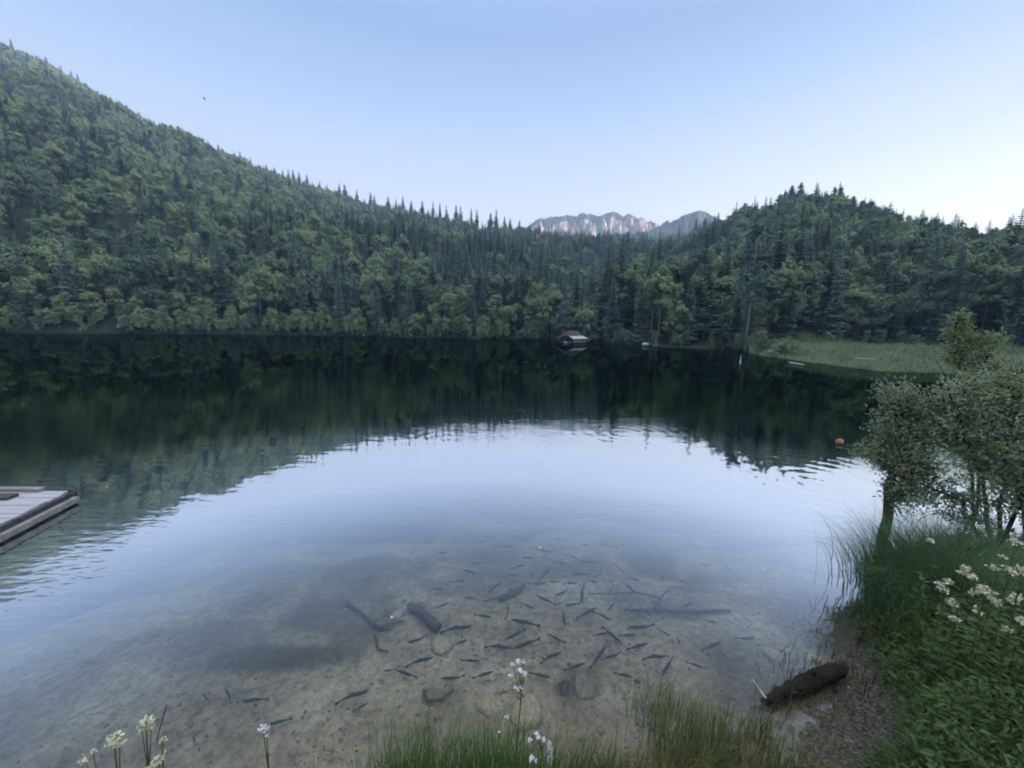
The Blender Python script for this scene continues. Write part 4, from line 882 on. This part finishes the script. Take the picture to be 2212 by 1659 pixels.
FISH = [(690, 392, 15, 70), (790, 222, 0, 70), (990, 325, 5, 75), (1140, 350, 10, 65), (1285, 345, 5, 90), (1375, 262, 12, 110), (1262, 262, 10, 50), (840, 355, 60, 45), (930, 368, -10, 70), (735, 352, 0, 60), (1005, 410, 70, 50), (1065, 405, -45, 90),
        (915, 412, 0, 55), (1030, 452, -8, 90), (1112, 443, 5, 60), (1190, 450, -8, 75), (1240, 405, 0, 85), (1330, 410, -35, 50), (1298, 440, 5, 60), (1155, 498, -15, 85), (1075, 532, 18, 110), (705, 522, 5, 65), (887, 588, 75, 75), (1248, 500, 88, 115),
        (975, 642, 10, 150), (630, 668, 3, 145), (925, 700, -25, 115), (1160, 620, 82, 95), (1268, 598, -30, 115), (1350, 608, 35, 95), (1395, 562, -50, 60), (1545, 668, 5, 150), (1470, 704, 2, 90), (1395, 705, 42, 140), (1650, 690, 30, 75), (445, 728, -8, 100),
        (840, 758, 15, 130), (980, 745, -22, 145), (1090, 808, -12, 120), (1325, 815, -52, 135), (1405, 808, -5, 100), (1600, 808, 5, 135), (1720, 728, 65, 60), (1880, 760, -25, 110), (1670, 855, -58, 110), (450, 828, -8, 140), (615, 918, 8, 110),
        (305, 878, -5, 60), (390, 895, 20, 110), (120, 998, -12, 165), (1965, 380, 45, 70), (1940, 800, 35, 70), (1200, 318, 15, 60), (1060, 290, 8, 80), (1430, 375, 50, 50), (2050, 722, -8, 90), (160, 1060, -30, 90), (1480, 470, 40, 80), (1850, 360, 8, 60)]
L5 = lambda x, y: ((x*.44-707.8+.0)/.44, (y*.44+929.2-1061.8)/.44)
for x, y, an, ln in ((1125, 1300, 55, 75), (1255, 1322, -10, 150), (1375, 1430, -12, 130), (955, 1520, 75, 60), (1010, 1310, 60, 50)):
    q = L5(x, y); FISH.append((q[0], q[1], an, ln))
for x, y, an, ln in ((560, 300, 5, 60), (640, 440, -10, 70), (880, 270, 8, 60), (960, 240, -4, 60), (1130, 230, 6, 60), (1500, 430, 12, 70), (1560, 300, 8, 60), (1640, 420, -30, 60), (1740, 440, 15, 70), (820, 470, -35, 80), (760, 610, 10, 90), (1120, 720, 28, 90), (1210, 860, -18, 110), (1520, 760, -14, 110),
        (1800, 850, 20, 90), (560, 560, -20, 70), (540, 480, 5, 60), (1040, 900, 12, 110), (760, 900, -20, 110), (1450, 900, 14, 100), (1200, 555, -12, 80), (980, 560, 25, 80), (700, 830, 4, 100), (1340, 700, -8, 80), (1760, 560, -20, 70), (1880, 640, 12, 70), (650, 740, -18, 80), (1560, 590, 40, 70)): FISH.append((x, y, an, ln))
HEADL = {0: 'level', 1: 'slanting down right', 2: 'pointing up and down', 3: 'slanting up right'}
bands = [(-999, 300, 'the farthest row'), (300, 380, 'the second farthest row'), (380, 430, 'the third farthest row'), (430, 515, 'the row above the crooked branch'), (515, 600, 'the row beside the ragged bough'), (600, 665, 'the row beside the straight branch'),
         (665, 735, 'the row under the straight branch'), (735, 800, 'the row beside the flat stone'), (800, 850, 'the row under the flat stone'), (850, 960, 'the row above the tan stones'), (960, 3000, 'the lowest row')]
ORD = ['first', 'second', 'third', 'fourth', 'fifth', 'sixth', 'seventh', 'eighth', 'ninth', 'tenth', 'eleventh', 'twelfth', 'thirteenth', 'fourteenth', 'fifteenth', 'sixteenth', 'seventeenth', 'eighteenth', 'nineteenth', 'twentieth']
for b0, b1, bn in bands:
    row = sorted([f for f in FISH if b0 <= f[1] < b1])
    for i, (x, y, an, ln) in enumerate(row):
        uc, vc = R6(x, y); gb = ground_hit(uc, vc); zf = max(gb.z*.5, gb.z+.05); zf = min(zf, -.06)
        hl = ln*.44/2; du, dv = math.cos(R(an))*hl, math.sin(R(an))*hl
        if (int(x)+int(y)) % 2: du, dv = -du, -dv
        a_, b_ = hit(uc+du, vc+dv, zf), hit(uc-du, vc-dv, zf); d = a_-b_; o = bpy.data.objects.new('fish', FM[(int(x*7+y*3)) % 5] if ln > 60 else FM[(int(x)) % 3]); COL.objects.link(o)
        L1 = max(.12, min(d.length, .42)); o.location = (a_+b_)/2; o.rotation_euler = (0, random.uniform(-.06, .06), math.atan2(d.y, d.x)); o.scale = (L1, L1*1.15, L1)
        hd = HEADL[0 if abs(an) < 12 else 2 if abs(an) > 55 else 1 if an > 0 else 3]
        tag(o, f'fish {hd}, {ORD[i]} from left in {bn}', 'fish', 'fish gathered over the shallow lake bed')

# ------------------------------------------------------------------ grass on the near bank
def grass(name, azr, rr_, n, hr, w_, bend, mat, label, seed, cat='grass', dens=None, zmin=-.15):
    rs_ = np.random.default_rng(seed); a = rs_.uniform(*azr, n)+(rs_.normal(size=n)*2.2 if seed < 5 else 0); r = rs_.uniform(*rr_, n) if not callable(rr_) else rr_(a, rs_.uniform(0, 1, n))
    if name == 'bank_sedge': k = a > 45.5+6.5*sst(-r, -6.2, -4.2)+rs_.normal(size=n)*.8; a, r = a[k], r[k]
    n = len(a); x, y = r*np.sin(np.radians(a)), r*np.cos(np.radians(a)); c = fbm(x*2.3+seed, y*2.3, 3)
    k = c > rs_.uniform(-.5, .35, n) if dens is None else c > dens; x, y, c = x[k], y[k], c[k]; z = height(x, y); k = z > zmin; x, y, z, c = x[k], y[k], z[k], c[k]
    m_ = len(x); hh_ = rs_.uniform(*hr, m_)*(1+.35*c); V, F = blade_geo(np.stack([x, y, z], 1), rs_.uniform(0, 6.28, m_), hh_, rs_.uniform(w_*.6, w_*1.3, m_), rs_.uniform(*bend, m_), 5)
    return tag(obj(name, mesh_np(name, V, [F], mat)), label, cat, kind='stuff')
grass('bank_grass', (-25, 15), (1.85, 2.35), 2900, (.40, .66), .006, (.1, .8), M['grass'], 'thick green grass tuft at the bottom edge left of the white flowers', 1)
grass('bank_grass', (8, 31), (1.9, 2.5), 2200, (.26, .50), .006, (.1, 1.1), M['grass_dry'], 'yellowish green grass at the bottom edge right of the white stone', 2)
grass('bank_grass', (24, 41), (2.2, 3.4), 3600, (.24, .52), .006, (.1, 1.1), M['grass_dry'], 'tall yellow green grass standing in front of the thick dark log', 3)
grass('bank_grass', (-60, -10), (1.5, 2.6), 500, (.25, .6), .004, (.1, .9), M['grass_dry'], 'thin sparse grass along the near bank at the lower left', 4)
grass('bank_grass', (12, 44), lambda a, q: RN(a)-.15+q*.5, 700, (.12, .30), .004, (.2, 1.0), M['brown_weed'], 'short brownish shoots standing in the shallows by the near bank', 5)
# leafy growth on the right bank
rs_ = np.random.default_rng(61); n_ = 52000; a = rs_.uniform(43, 64, n_); r = 1.7+(RN(a)-.15-1.7)*rs_.uniform(0, 1, n_)**.8
edge = 45.0+5.0*sst(-r, -6.2, -4.2)+fbm(r*1.5, r*0+3, 2)*2.0; k = a > edge+rs_.normal(size=n_)*.6; a, r = a[k], r[k]; x, y = r*np.sin(np.radians(a)), r*np.cos(np.radians(a)); c = fbm(x*1.6, y*1.6, 4); env = .18+.55*sst(a, 45, 55)*(.65+.6*np.clip(c+.3, 0, 1)); env = env*(.55+.5*sst(a-edge[k], 0, 5))
z = height(x, y)+env*rs_.uniform(.1, 1.0, len(a))**.6; D = np.stack([rs_.normal(size=len(a)), rs_.normal(size=len(a)), rs_.normal(size=len(a))*.5+.1], 1); N = np.stack([rs_.normal(size=len(a))*.5, rs_.normal(size=len(a))*.5-.3, np.ones(len(a))], 1)
big = np.where(rs_.uniform(0, 1, len(a)) < .12, 1.9, 1.0); V, F = leaf_geo(np.stack([x, y, z], 1), D, N, rs_.uniform(.025, .06, len(a))*big, rs_.uniform(.010, .026, len(a))*big, .12)
tag(obj('undergrowth', mesh_np('undergrowth', V, [F], M['under'])), 'dark green leafy undergrowth covering the right bank', 'undergrowth', kind='stuff')
def _r(a, q): return 1.9+(RN(a)-.2-1.9)*q
grass('bank_sedge', (46, 64), _r, 9500, (.30, .72), .0075, (.5, 1.5), M['under'], 'arching grass blades mixed through the right bank growth', 7, dens=-.35)
grass('shallow_weed', (45.5, 51), lambda a, q: RN(a)-1.0+q*1.7, 2400, (.05, .18), .010, (.6, 1.6), M['brown_weed'], 'brown matted weed in the shallows below the big sedge tuft', 8, dens=-.1, zmin=-.35)

grass('shore_shoots', (36, 53), lambda a, q: 2.6+q*3.2, 900, (.05, .24), .006, (.3, 1.5), M['brown_weed'], 'brown shoots and dead stalks poking out of the bare wet bank', 9, dens=.02)
grass('shore_shoots', (38, 53), lambda a, q: 2.4+q*3.0, 500, (.05, .20), .006, (.2, 1.2), M['grass_dry'], 'sparse young green shoots on the bare wet bank by the log', 10, dens=.1)
# big drooping sedge tuft
def tuft(u, v, rad, n, hr, lean, label, seed, name='sedge_tuft', mat='sedge', w_=.006):
    p = ground_hit(u, v); rs_ = np.random.default_rng(seed); q = rs_.normal(size=(n, 2))*rad*.5; P = np.stack([q[:, 0], q[:, 1], np.zeros(n)-.02], 1); A = np.arctan2(q[:, 1], q[:, 0])+rs_.normal(size=n)*.7
    A = np.where(rs_.uniform(0, 1, n) < lean[1], lean[0]+rs_.normal(size=n)*.55, A); V, F = blade_geo(P, A, rs_.uniform(*hr, n), rs_.uniform(w_*.7, w_*1.3, n), rs_.uniform(.6, 1.75, n), 7)
    return tag(obj(name, mesh_np(name, V, [F], M[mat]), None, p), label, 'sedge')
tuft(2005, 1320, .55, 4200, (.65, 1.25), (R(165), .45), 'big round sedge tuft drooping over the water at the right bank', 15)
tuft(2100, 1285, .5, 3000, (.7, 1.2), (R(150), .25), 'darker sedge tuft right behind the big drooping one, under the shrub', 16)

# flowers
def petals(c, rad, n, size, rs_, flat=.6):
    d = unit(rs_.normal(size=(n, 3))); P = np.array(c)+d*rad*rs_.uniform(.3, 1, (n, 1))*np.array([1, 1, flat]); return leaf_geo(P, rs_.normal(size=(n, 3)), d+np.array([0, 0, .5]), rs_.uniform(.7, 1.2, n)*size, rs_.uniform(.7, 1.1, n)*size*.9, .1)
def flower_plant(name, r, heads, label, cat, petal, mat, seed, base_u=None, leafn=14, stem_r=.0028, group=None, leafmat='under', leafL=.05):
    """heads: (u, v, radius in m, petals, petal size)"""
    rs_ = np.random.default_rng(seed); tips = [at(u, v, r+float(rs_.uniform(-.04, .04))) for u, v, *_ in heads]; top = max(tips, key=lambda p: p.z)
    bx_ = at(base_u[0], base_u[1], r) if base_u else top; b = Vector((bx_.x, bx_.y, H1(bx_.x, bx_.y)-.02)); o = empty(name, b); tag(o, label, cat, group)
    mb = MB(); L = [p-b for p in tips]; t0 = top-b; bend = Vector((rs_.uniform(-.02, .02), rs_.uniform(-.02, .02), 0)); sp = lambda t: t0*t+bend*math.sin(math.pi*t)
    mb.tube([sp(i/8) for i in range(9)], [stem_r*(1.25-.6*i/8) for i in range(9)], 6)
    for l_ in L:
        if (l_-t0).length < 1e-4: continue
        f = max(.15, min(.93, (l_.z/t0.z)*.86)); p = sp(f); mb.tube([p, p.lerp(l_, .5)+Vector((0, 0, -.01)), l_], [stem_r*.7, stem_r*.55, stem_r*.4], 5)
    mb.build('stem', M['stem'], o, True)
    for l_, h_ in zip(L, heads):
        V, F = petals(l_, h_[2], h_[3], h_[4], rs_); obj('flower_cluster', mesh_np('flower_cluster', V, [F], M[mat]), o)
    if leafn:
        t = rs_.uniform(.08, .8, leafn); P = np.array([tuple(sp(q)) for q in t]); D = np.stack([rs_.normal(size=leafn), rs_.normal(size=leafn), rs_.uniform(-.1, .5, leafn)], 1); V, F = leaf_geo(P, D, np.tile([0, 0, 1.], (leafn, 1)), rs_.uniform(.6, 1.2, leafn)*leafL, rs_.uniform(.3, .45, leafn)*leafL, .1)
        obj('leaf', mesh_np('leaf', V, [F], M[leafmat]), o).name = 'leaves'
w = .0075
flower_plant('white_wildflower', 1.22, [(1107, 1434, w, 26, .008), (1119, 1430, w*1.1, 30, .008), (1131, 1431, w*.8, 18, .008), (1124, 1449, w, 26, .008), (1134, 1456, w*1.1, 28, .008), (1101, 1459, w, 24, .008), (1126, 1482, w, 24, .008), (1114, 1487, w, 24, .008), (1096, 1548, w*.8, 18, .008), (1077, 1580, w*.4, 8, .006)],
             'tall thin stem with small white flower clusters in the middle of the bottom edge', 'wildflower', 26, 'white_petal', 5, base_u=(1098, 1640), leafn=4, leafL=.02)
flower_plant('white_wildflower', 1.24, [(1159, 1586, w, 26, .008), (1165, 1592, w, 24, .008), (1145, 1598, w*.8, 20, .008), (1173, 1597, w*.8, 18, .008)], 'shorter white flowering stem just right of the tall one', 'wildflower', 20, 'white_petal', 6, base_u=(1168, 1655), leafn=3, leafL=.02)
flower_plant('white_wildflower', 1.20, [(1150, 1636, w, 26, .008), (1146, 1643, w*.8, 18, .008), (1157, 1641, w*.7, 14, .008)], 'lowest white flowers at the bottom edge beside the white stone', 'wildflower', 20, 'white_petal', 7, base_u=(1152, 1658), leafn=2, leafL=.02)
flower_plant('white_wildflower', 1.75, [(568, 1574, .016, 34, .012), (577, 1572, .012, 20, .010), (575, 1590, .008, 10, .008)], 'single pinkish white flower head on a thin stem at the lower left', 'wildflower', 20, 'white_petal', 8, base_u=(562, 1655), leafn=3, leafL=.02)
cw = .025
flower_plant('meadowsweet', 2.1, [(246, 1597, cw, 70, .018), (258, 1608, cw*.7, 40, .016)], 'cream flower head on a dark stem at the lower left, brightest of the group', 'wildflower', 40, 'cream_petal', 11, base_u=(236, 1655), leafn=5, stem_r=.005)
flower_plant('meadowsweet', 2.2, [(315, 1562, cw, 60, .016), (306, 1575, cw*.7, 36, .014), (327, 1570, cw*.5, 20, .014)], 'tallest cream flower head of the lower left group', 'wildflower', 40, 'cream_petal', 12, base_u=(300, 1655), leafn=5, stem_r=.004)
flower_plant('meadowsweet', 2.15, [(342, 1640, cw, 50, .016), (350, 1600, cw*.6, 24, .012), (332, 1652, cw*.8, 36, .016)], 'low cream flower cluster right in the lower left group', 'wildflower', 40, 'cream_petal', 13, base_u=(338, 1658), leafn=6, stem_r=.004)
flower_plant('meadowsweet', 2.3, [(182, 1640, cw*.8, 30, .012), (200, 1622, cw*.4, 12, .012)], 'faint small cream flower cluster left of the brightest one', 'wildflower', 40, 'cream_petal', 14, base_u=(190, 1658), leafn=4, stem_r=.003)
gs = log('grass_spike', at(338, 1600, 2.25), at(360, 1522, 2.3), (.002, .003), M['brown_weed'], 'dark grass spike rising above the cream flowers at the lower left', 'grass', n=5)
HD = [[(2037, 1266), (2049, 1256), (2040, 1274)], [(2079, 1236), (2099, 1246), (2088, 1228)], [(2062, 1303), (2052, 1298)], [(2062, 1336)], [(2112, 1318)], [(2137, 1279), (2109, 1279), (2125, 1272)], [(2155, 1303), (2144, 1295)], [(2177, 1228), (2149, 1226), (2185, 1235)],
      [(2195, 1289), (2188, 1297)], [(2205, 1336), (2212, 1345)], [(2175, 1359)], [(2009, 1168)], [(2165, 1203)], [(2208, 1229), (2218, 1240)], [(2195, 1169)]]
HL = ['leftmost bright cream pair of heads beside the big sedge tuft', 'cream heads at the upper left of the right bank group', 'single cream head below the leftmost pair', 'small white star shaped head lowest at the left of the right bank group', 'lone cream head in the middle of the lower dark leaves', 'broad row of cream heads in the centre of the right bank group', 'cream heads just below and right of the broad central row', 'largest spread of cream heads near the top right of the bank',
      'cream head near the right edge, level with the group centre', 'big cream head cut by the right edge of the picture', 'small lowest cream head near the right edge', 'single pale head on top of the big sedge tuft', 'dim cream head under the shrub above the largest spread', 'cream head at the right edge beside the largest spread', 'highest dim head at the right edge under the shrub']
for i, (hs, lb) in enumerate(zip(HD, HL)):
    r = 4.6+random.uniform(-.25, .35)+(.9 if hs[0][1] < 1210 else 0); flower_plant('meadowsweet', r, [(u, v, random.uniform(.022, .042), 36, .024) for u, v in hs], lb, 'wildflower', 60, 'cream_petal', 300+i, leafn=26, stem_r=.005, group='cream meadow flowers on the right bank', leafL=.09)

# ------------------------------------------------------------------ shrubs at the right, reaching over the water
def shrub(name, stems, blobs, ntw, nleaf, label, mat, seed, leafL=.055, cat='shrub', stem_mat='shrub_stem', sr=.028):
    """stems: list of [(u,v,r), ...] polylines, first point on the ground; blobs: (u,v,r,radius m,weight)"""
    rs_ = np.random.default_rng(seed); S = [[at(*p) for p in st] for st in stems]
    for st in S: st[0].z = max(H1(st[0].x, st[0].y), -.6)
    o = empty(name, S[0][0]); b = S[0][0]; tag(o, label, cat); nodes = []; mb = MB()
    for st in S:
        pts = []
        for i in range(len(st)-1):
            for k in range(5): t = k/5; pts.append(st[i].lerp(st[i+1], t)+Vector(rs_.normal(size=3)*.02))
        pts.append(st[-1]); m_ = len(pts); mb.tube([p-b for p in pts], [sr*(1-.75*i/m_) for i in range(m_)], 7); nodes += pts[3:]
    mb.build('trunk', M[stem_mat], o, True)
    tw = MB(); P = []; D = []; wts = np.array([x[4] for x in blobs], float); wts /= wts.sum(); nd = np.array([tuple(p) for p in nodes])
    for i in range(ntw):
        u, v, r, rad, _ = blobs[rs_.choice(len(blobs), p=wts)]; c = at(u, v, float(r)); d = unit(rs_.normal(size=(1, 3)))[0]*rs_.uniform(.1, 1)**.5*rad*(1.45 if rs_.random() < .16 else .95); tp = np.array(c)+d*np.array([1, 1, .75])
        if tp[2] < .12: tp[2] = .12+rs_.uniform(0, .2)
        dist = np.linalg.norm(nd-tp, axis=1)+np.clip(nd[:, 2]-tp[2], 0, 9)*1.5; s_ = nd[rs_.choice(np.argsort(dist)[:4])]; mid = (s_+tp)/2+np.array([0, 0, .08*np.linalg.norm(tp-s_)])+rs_.normal(size=3)*.04
        q = [s_, (s_*.45+mid*.55), mid, (mid+tp)/2+np.array([0, 0, .02]), tp]; tw.tube([Vector(p)-b for p in q], [.007, .006, .005, .004, .002], 4)
        t = rs_.uniform(.35, 1.02, nleaf)[:, None]; pos = mid*(1-t)**1*1.0*(t < 2)+tp*t if False else (1-t)**2*s_+2*t*(1-t)*mid+t*t*tp; pos = pos+rs_.normal(size=(nleaf, 3))*.045; P.append(pos); D.append(np.tile(unit((tp-s_)[None])[0], (nleaf, 1))*.5+rs_.normal(size=(nleaf, 3))*.7+np.array([0, 0, -.1]))
    tw.build('branches', M[stem_mat], o)
    P = np.concatenate(P)-np.array(b); D = np.concatenate(D); n = len(P); N = np.stack([rs_.normal(size=n)*.6, rs_.normal(size=n)*.6, np.ones(n)], 1); V, F = leaf_geo(P, D, N, rs_.uniform(.6, 1.25, n)*leafL, rs_.uniform(.35, .55, n)*leafL, .1)
    obj('foliage', mesh_np('foliage', V, [F], M[mat]), o); return o
shrub('willow_shrub', [[(2152, 1160, 8.6), (2130, 1060, 8.6), (2080, 930, 8.5), (2050, 840, 8.5)], [(2175, 1160, 8.5), (2165, 1050, 8.4), (2180, 920, 8.3), (2200, 820, 8.3)], [(2158, 1160, 8.7), (2070, 1080, 8.4), (1980, 1040, 8.2), (1930, 1020, 8.1)], [(2160, 1160, 8.5), (2230, 1000, 8.0), (2290, 900, 8.0)]],
      [(2050, 850, 8.6, .55, 3), (2140, 860, 8.5, .6, 4), (2210, 850, 8.4, .6, 4), (2000, 920, 8.4, .5, 3), (2090, 950, 8.4, .7, 5), (2180, 960, 8.3, .7, 5), (1960, 1000, 8.2, .4, 3), (2050, 1030, 8.2, .6, 4), (2150, 1050, 8.2, .65, 4), (2230, 1040, 8.0, .6, 4), (1990, 1080, 8.0, .35, 1.6), (2080, 1110, 8.0, .35, 1.3), (2290, 900, 8.0, .8, 3)],
      560, 25, 'large grey green shrub on the right bank leaning over the water', 'shrub', 501, .062)
shrub('alder_shrub', [[(1921, 1078, 8.4), (1926, 1020, 8.4), (1936, 940, 8.4), (1940, 870, 8.4)], [(1921, 1078, 8.4), (1935, 1000, 8.4), (1985, 900, 8.5)]],
      [(1935, 880, 8.4, .30, 2.2), (1975, 870, 8.5, .3, 1.5), (1905, 970, 8.2, .26, 1.5), (1875, 985, 8.0, .2, 1), (1960, 940, 8.4, .4, 2), (1925, 1050, 8.2, .26, 1.6), (1965, 1080, 8.2, .3, 1.4), (1895, 1000, 8.0, .25, 1.2), (1985, 1000, 8.2, .4, 2), (1925, 830, 8.5, .3, 1.2), (1862, 975, 7.9, .16, .9), (1890, 920, 8.2, .2, .9)],
      290, 26, 'smaller leafy shrub with a mossy stem standing in the water left of the large shrub', 'shrub', 502, .055, stem_mat='moss', sr=.065)
shrub('young_tree', [[(2110, 1100, 11.0), (2085, 900, 10.8), (2070, 760, 10.6), (2068, 680, 10.5)], [(2112, 1100, 11.0), (2120, 850, 10.6), (2140, 730, 10.5)]],
      [(2072, 688, 10.5, .16, 1.2), (2062, 722, 10.5, .22, 1.6), (2060, 765, 10.5, .3, 2), (2115, 770, 10.5, .4, 1.3), (2142, 730, 10.5, .2, .8), (2120, 800, 10.5, .5, 1.3)],
      170, 20, 'young tree with pale yellow green leaves rising above the right shrub', 'shrub_light', 503, .06, 'tree')
shrub('young_tree', [[(2230, 1100, 10.5), (2220, 900, 10.3), (2205, 790, 10.2)]], [(2200, 800, 10.2, .5, 2), (2240, 820, 10.2, .6, 2), (2160, 800, 10.4, .4, 1.5)], 130, 24, 'dull green young tree at the right edge behind the large shrub', 'shrub', 504, .055, 'tree')

# ------------------------------------------------------------------ air
hz = MB(); hz.box((0, 60, 207), (3000, 3000, 494)); 
mm, n, out = newmat('haze_air'); pv_ = n.nodes.new('ShaderNodeVolumePrincipled'); pv_.inputs['Color'].default_value = (.44, .70, 1, 1); pv_.inputs['Density'].default_value = 8.0e-4; pv_.inputs['Anisotropy'].default_value = .1
n.links.new(pv_.outputs[0], out.inputs['Volume'])
tag(hz.build('haze', mm), kind='stuff')
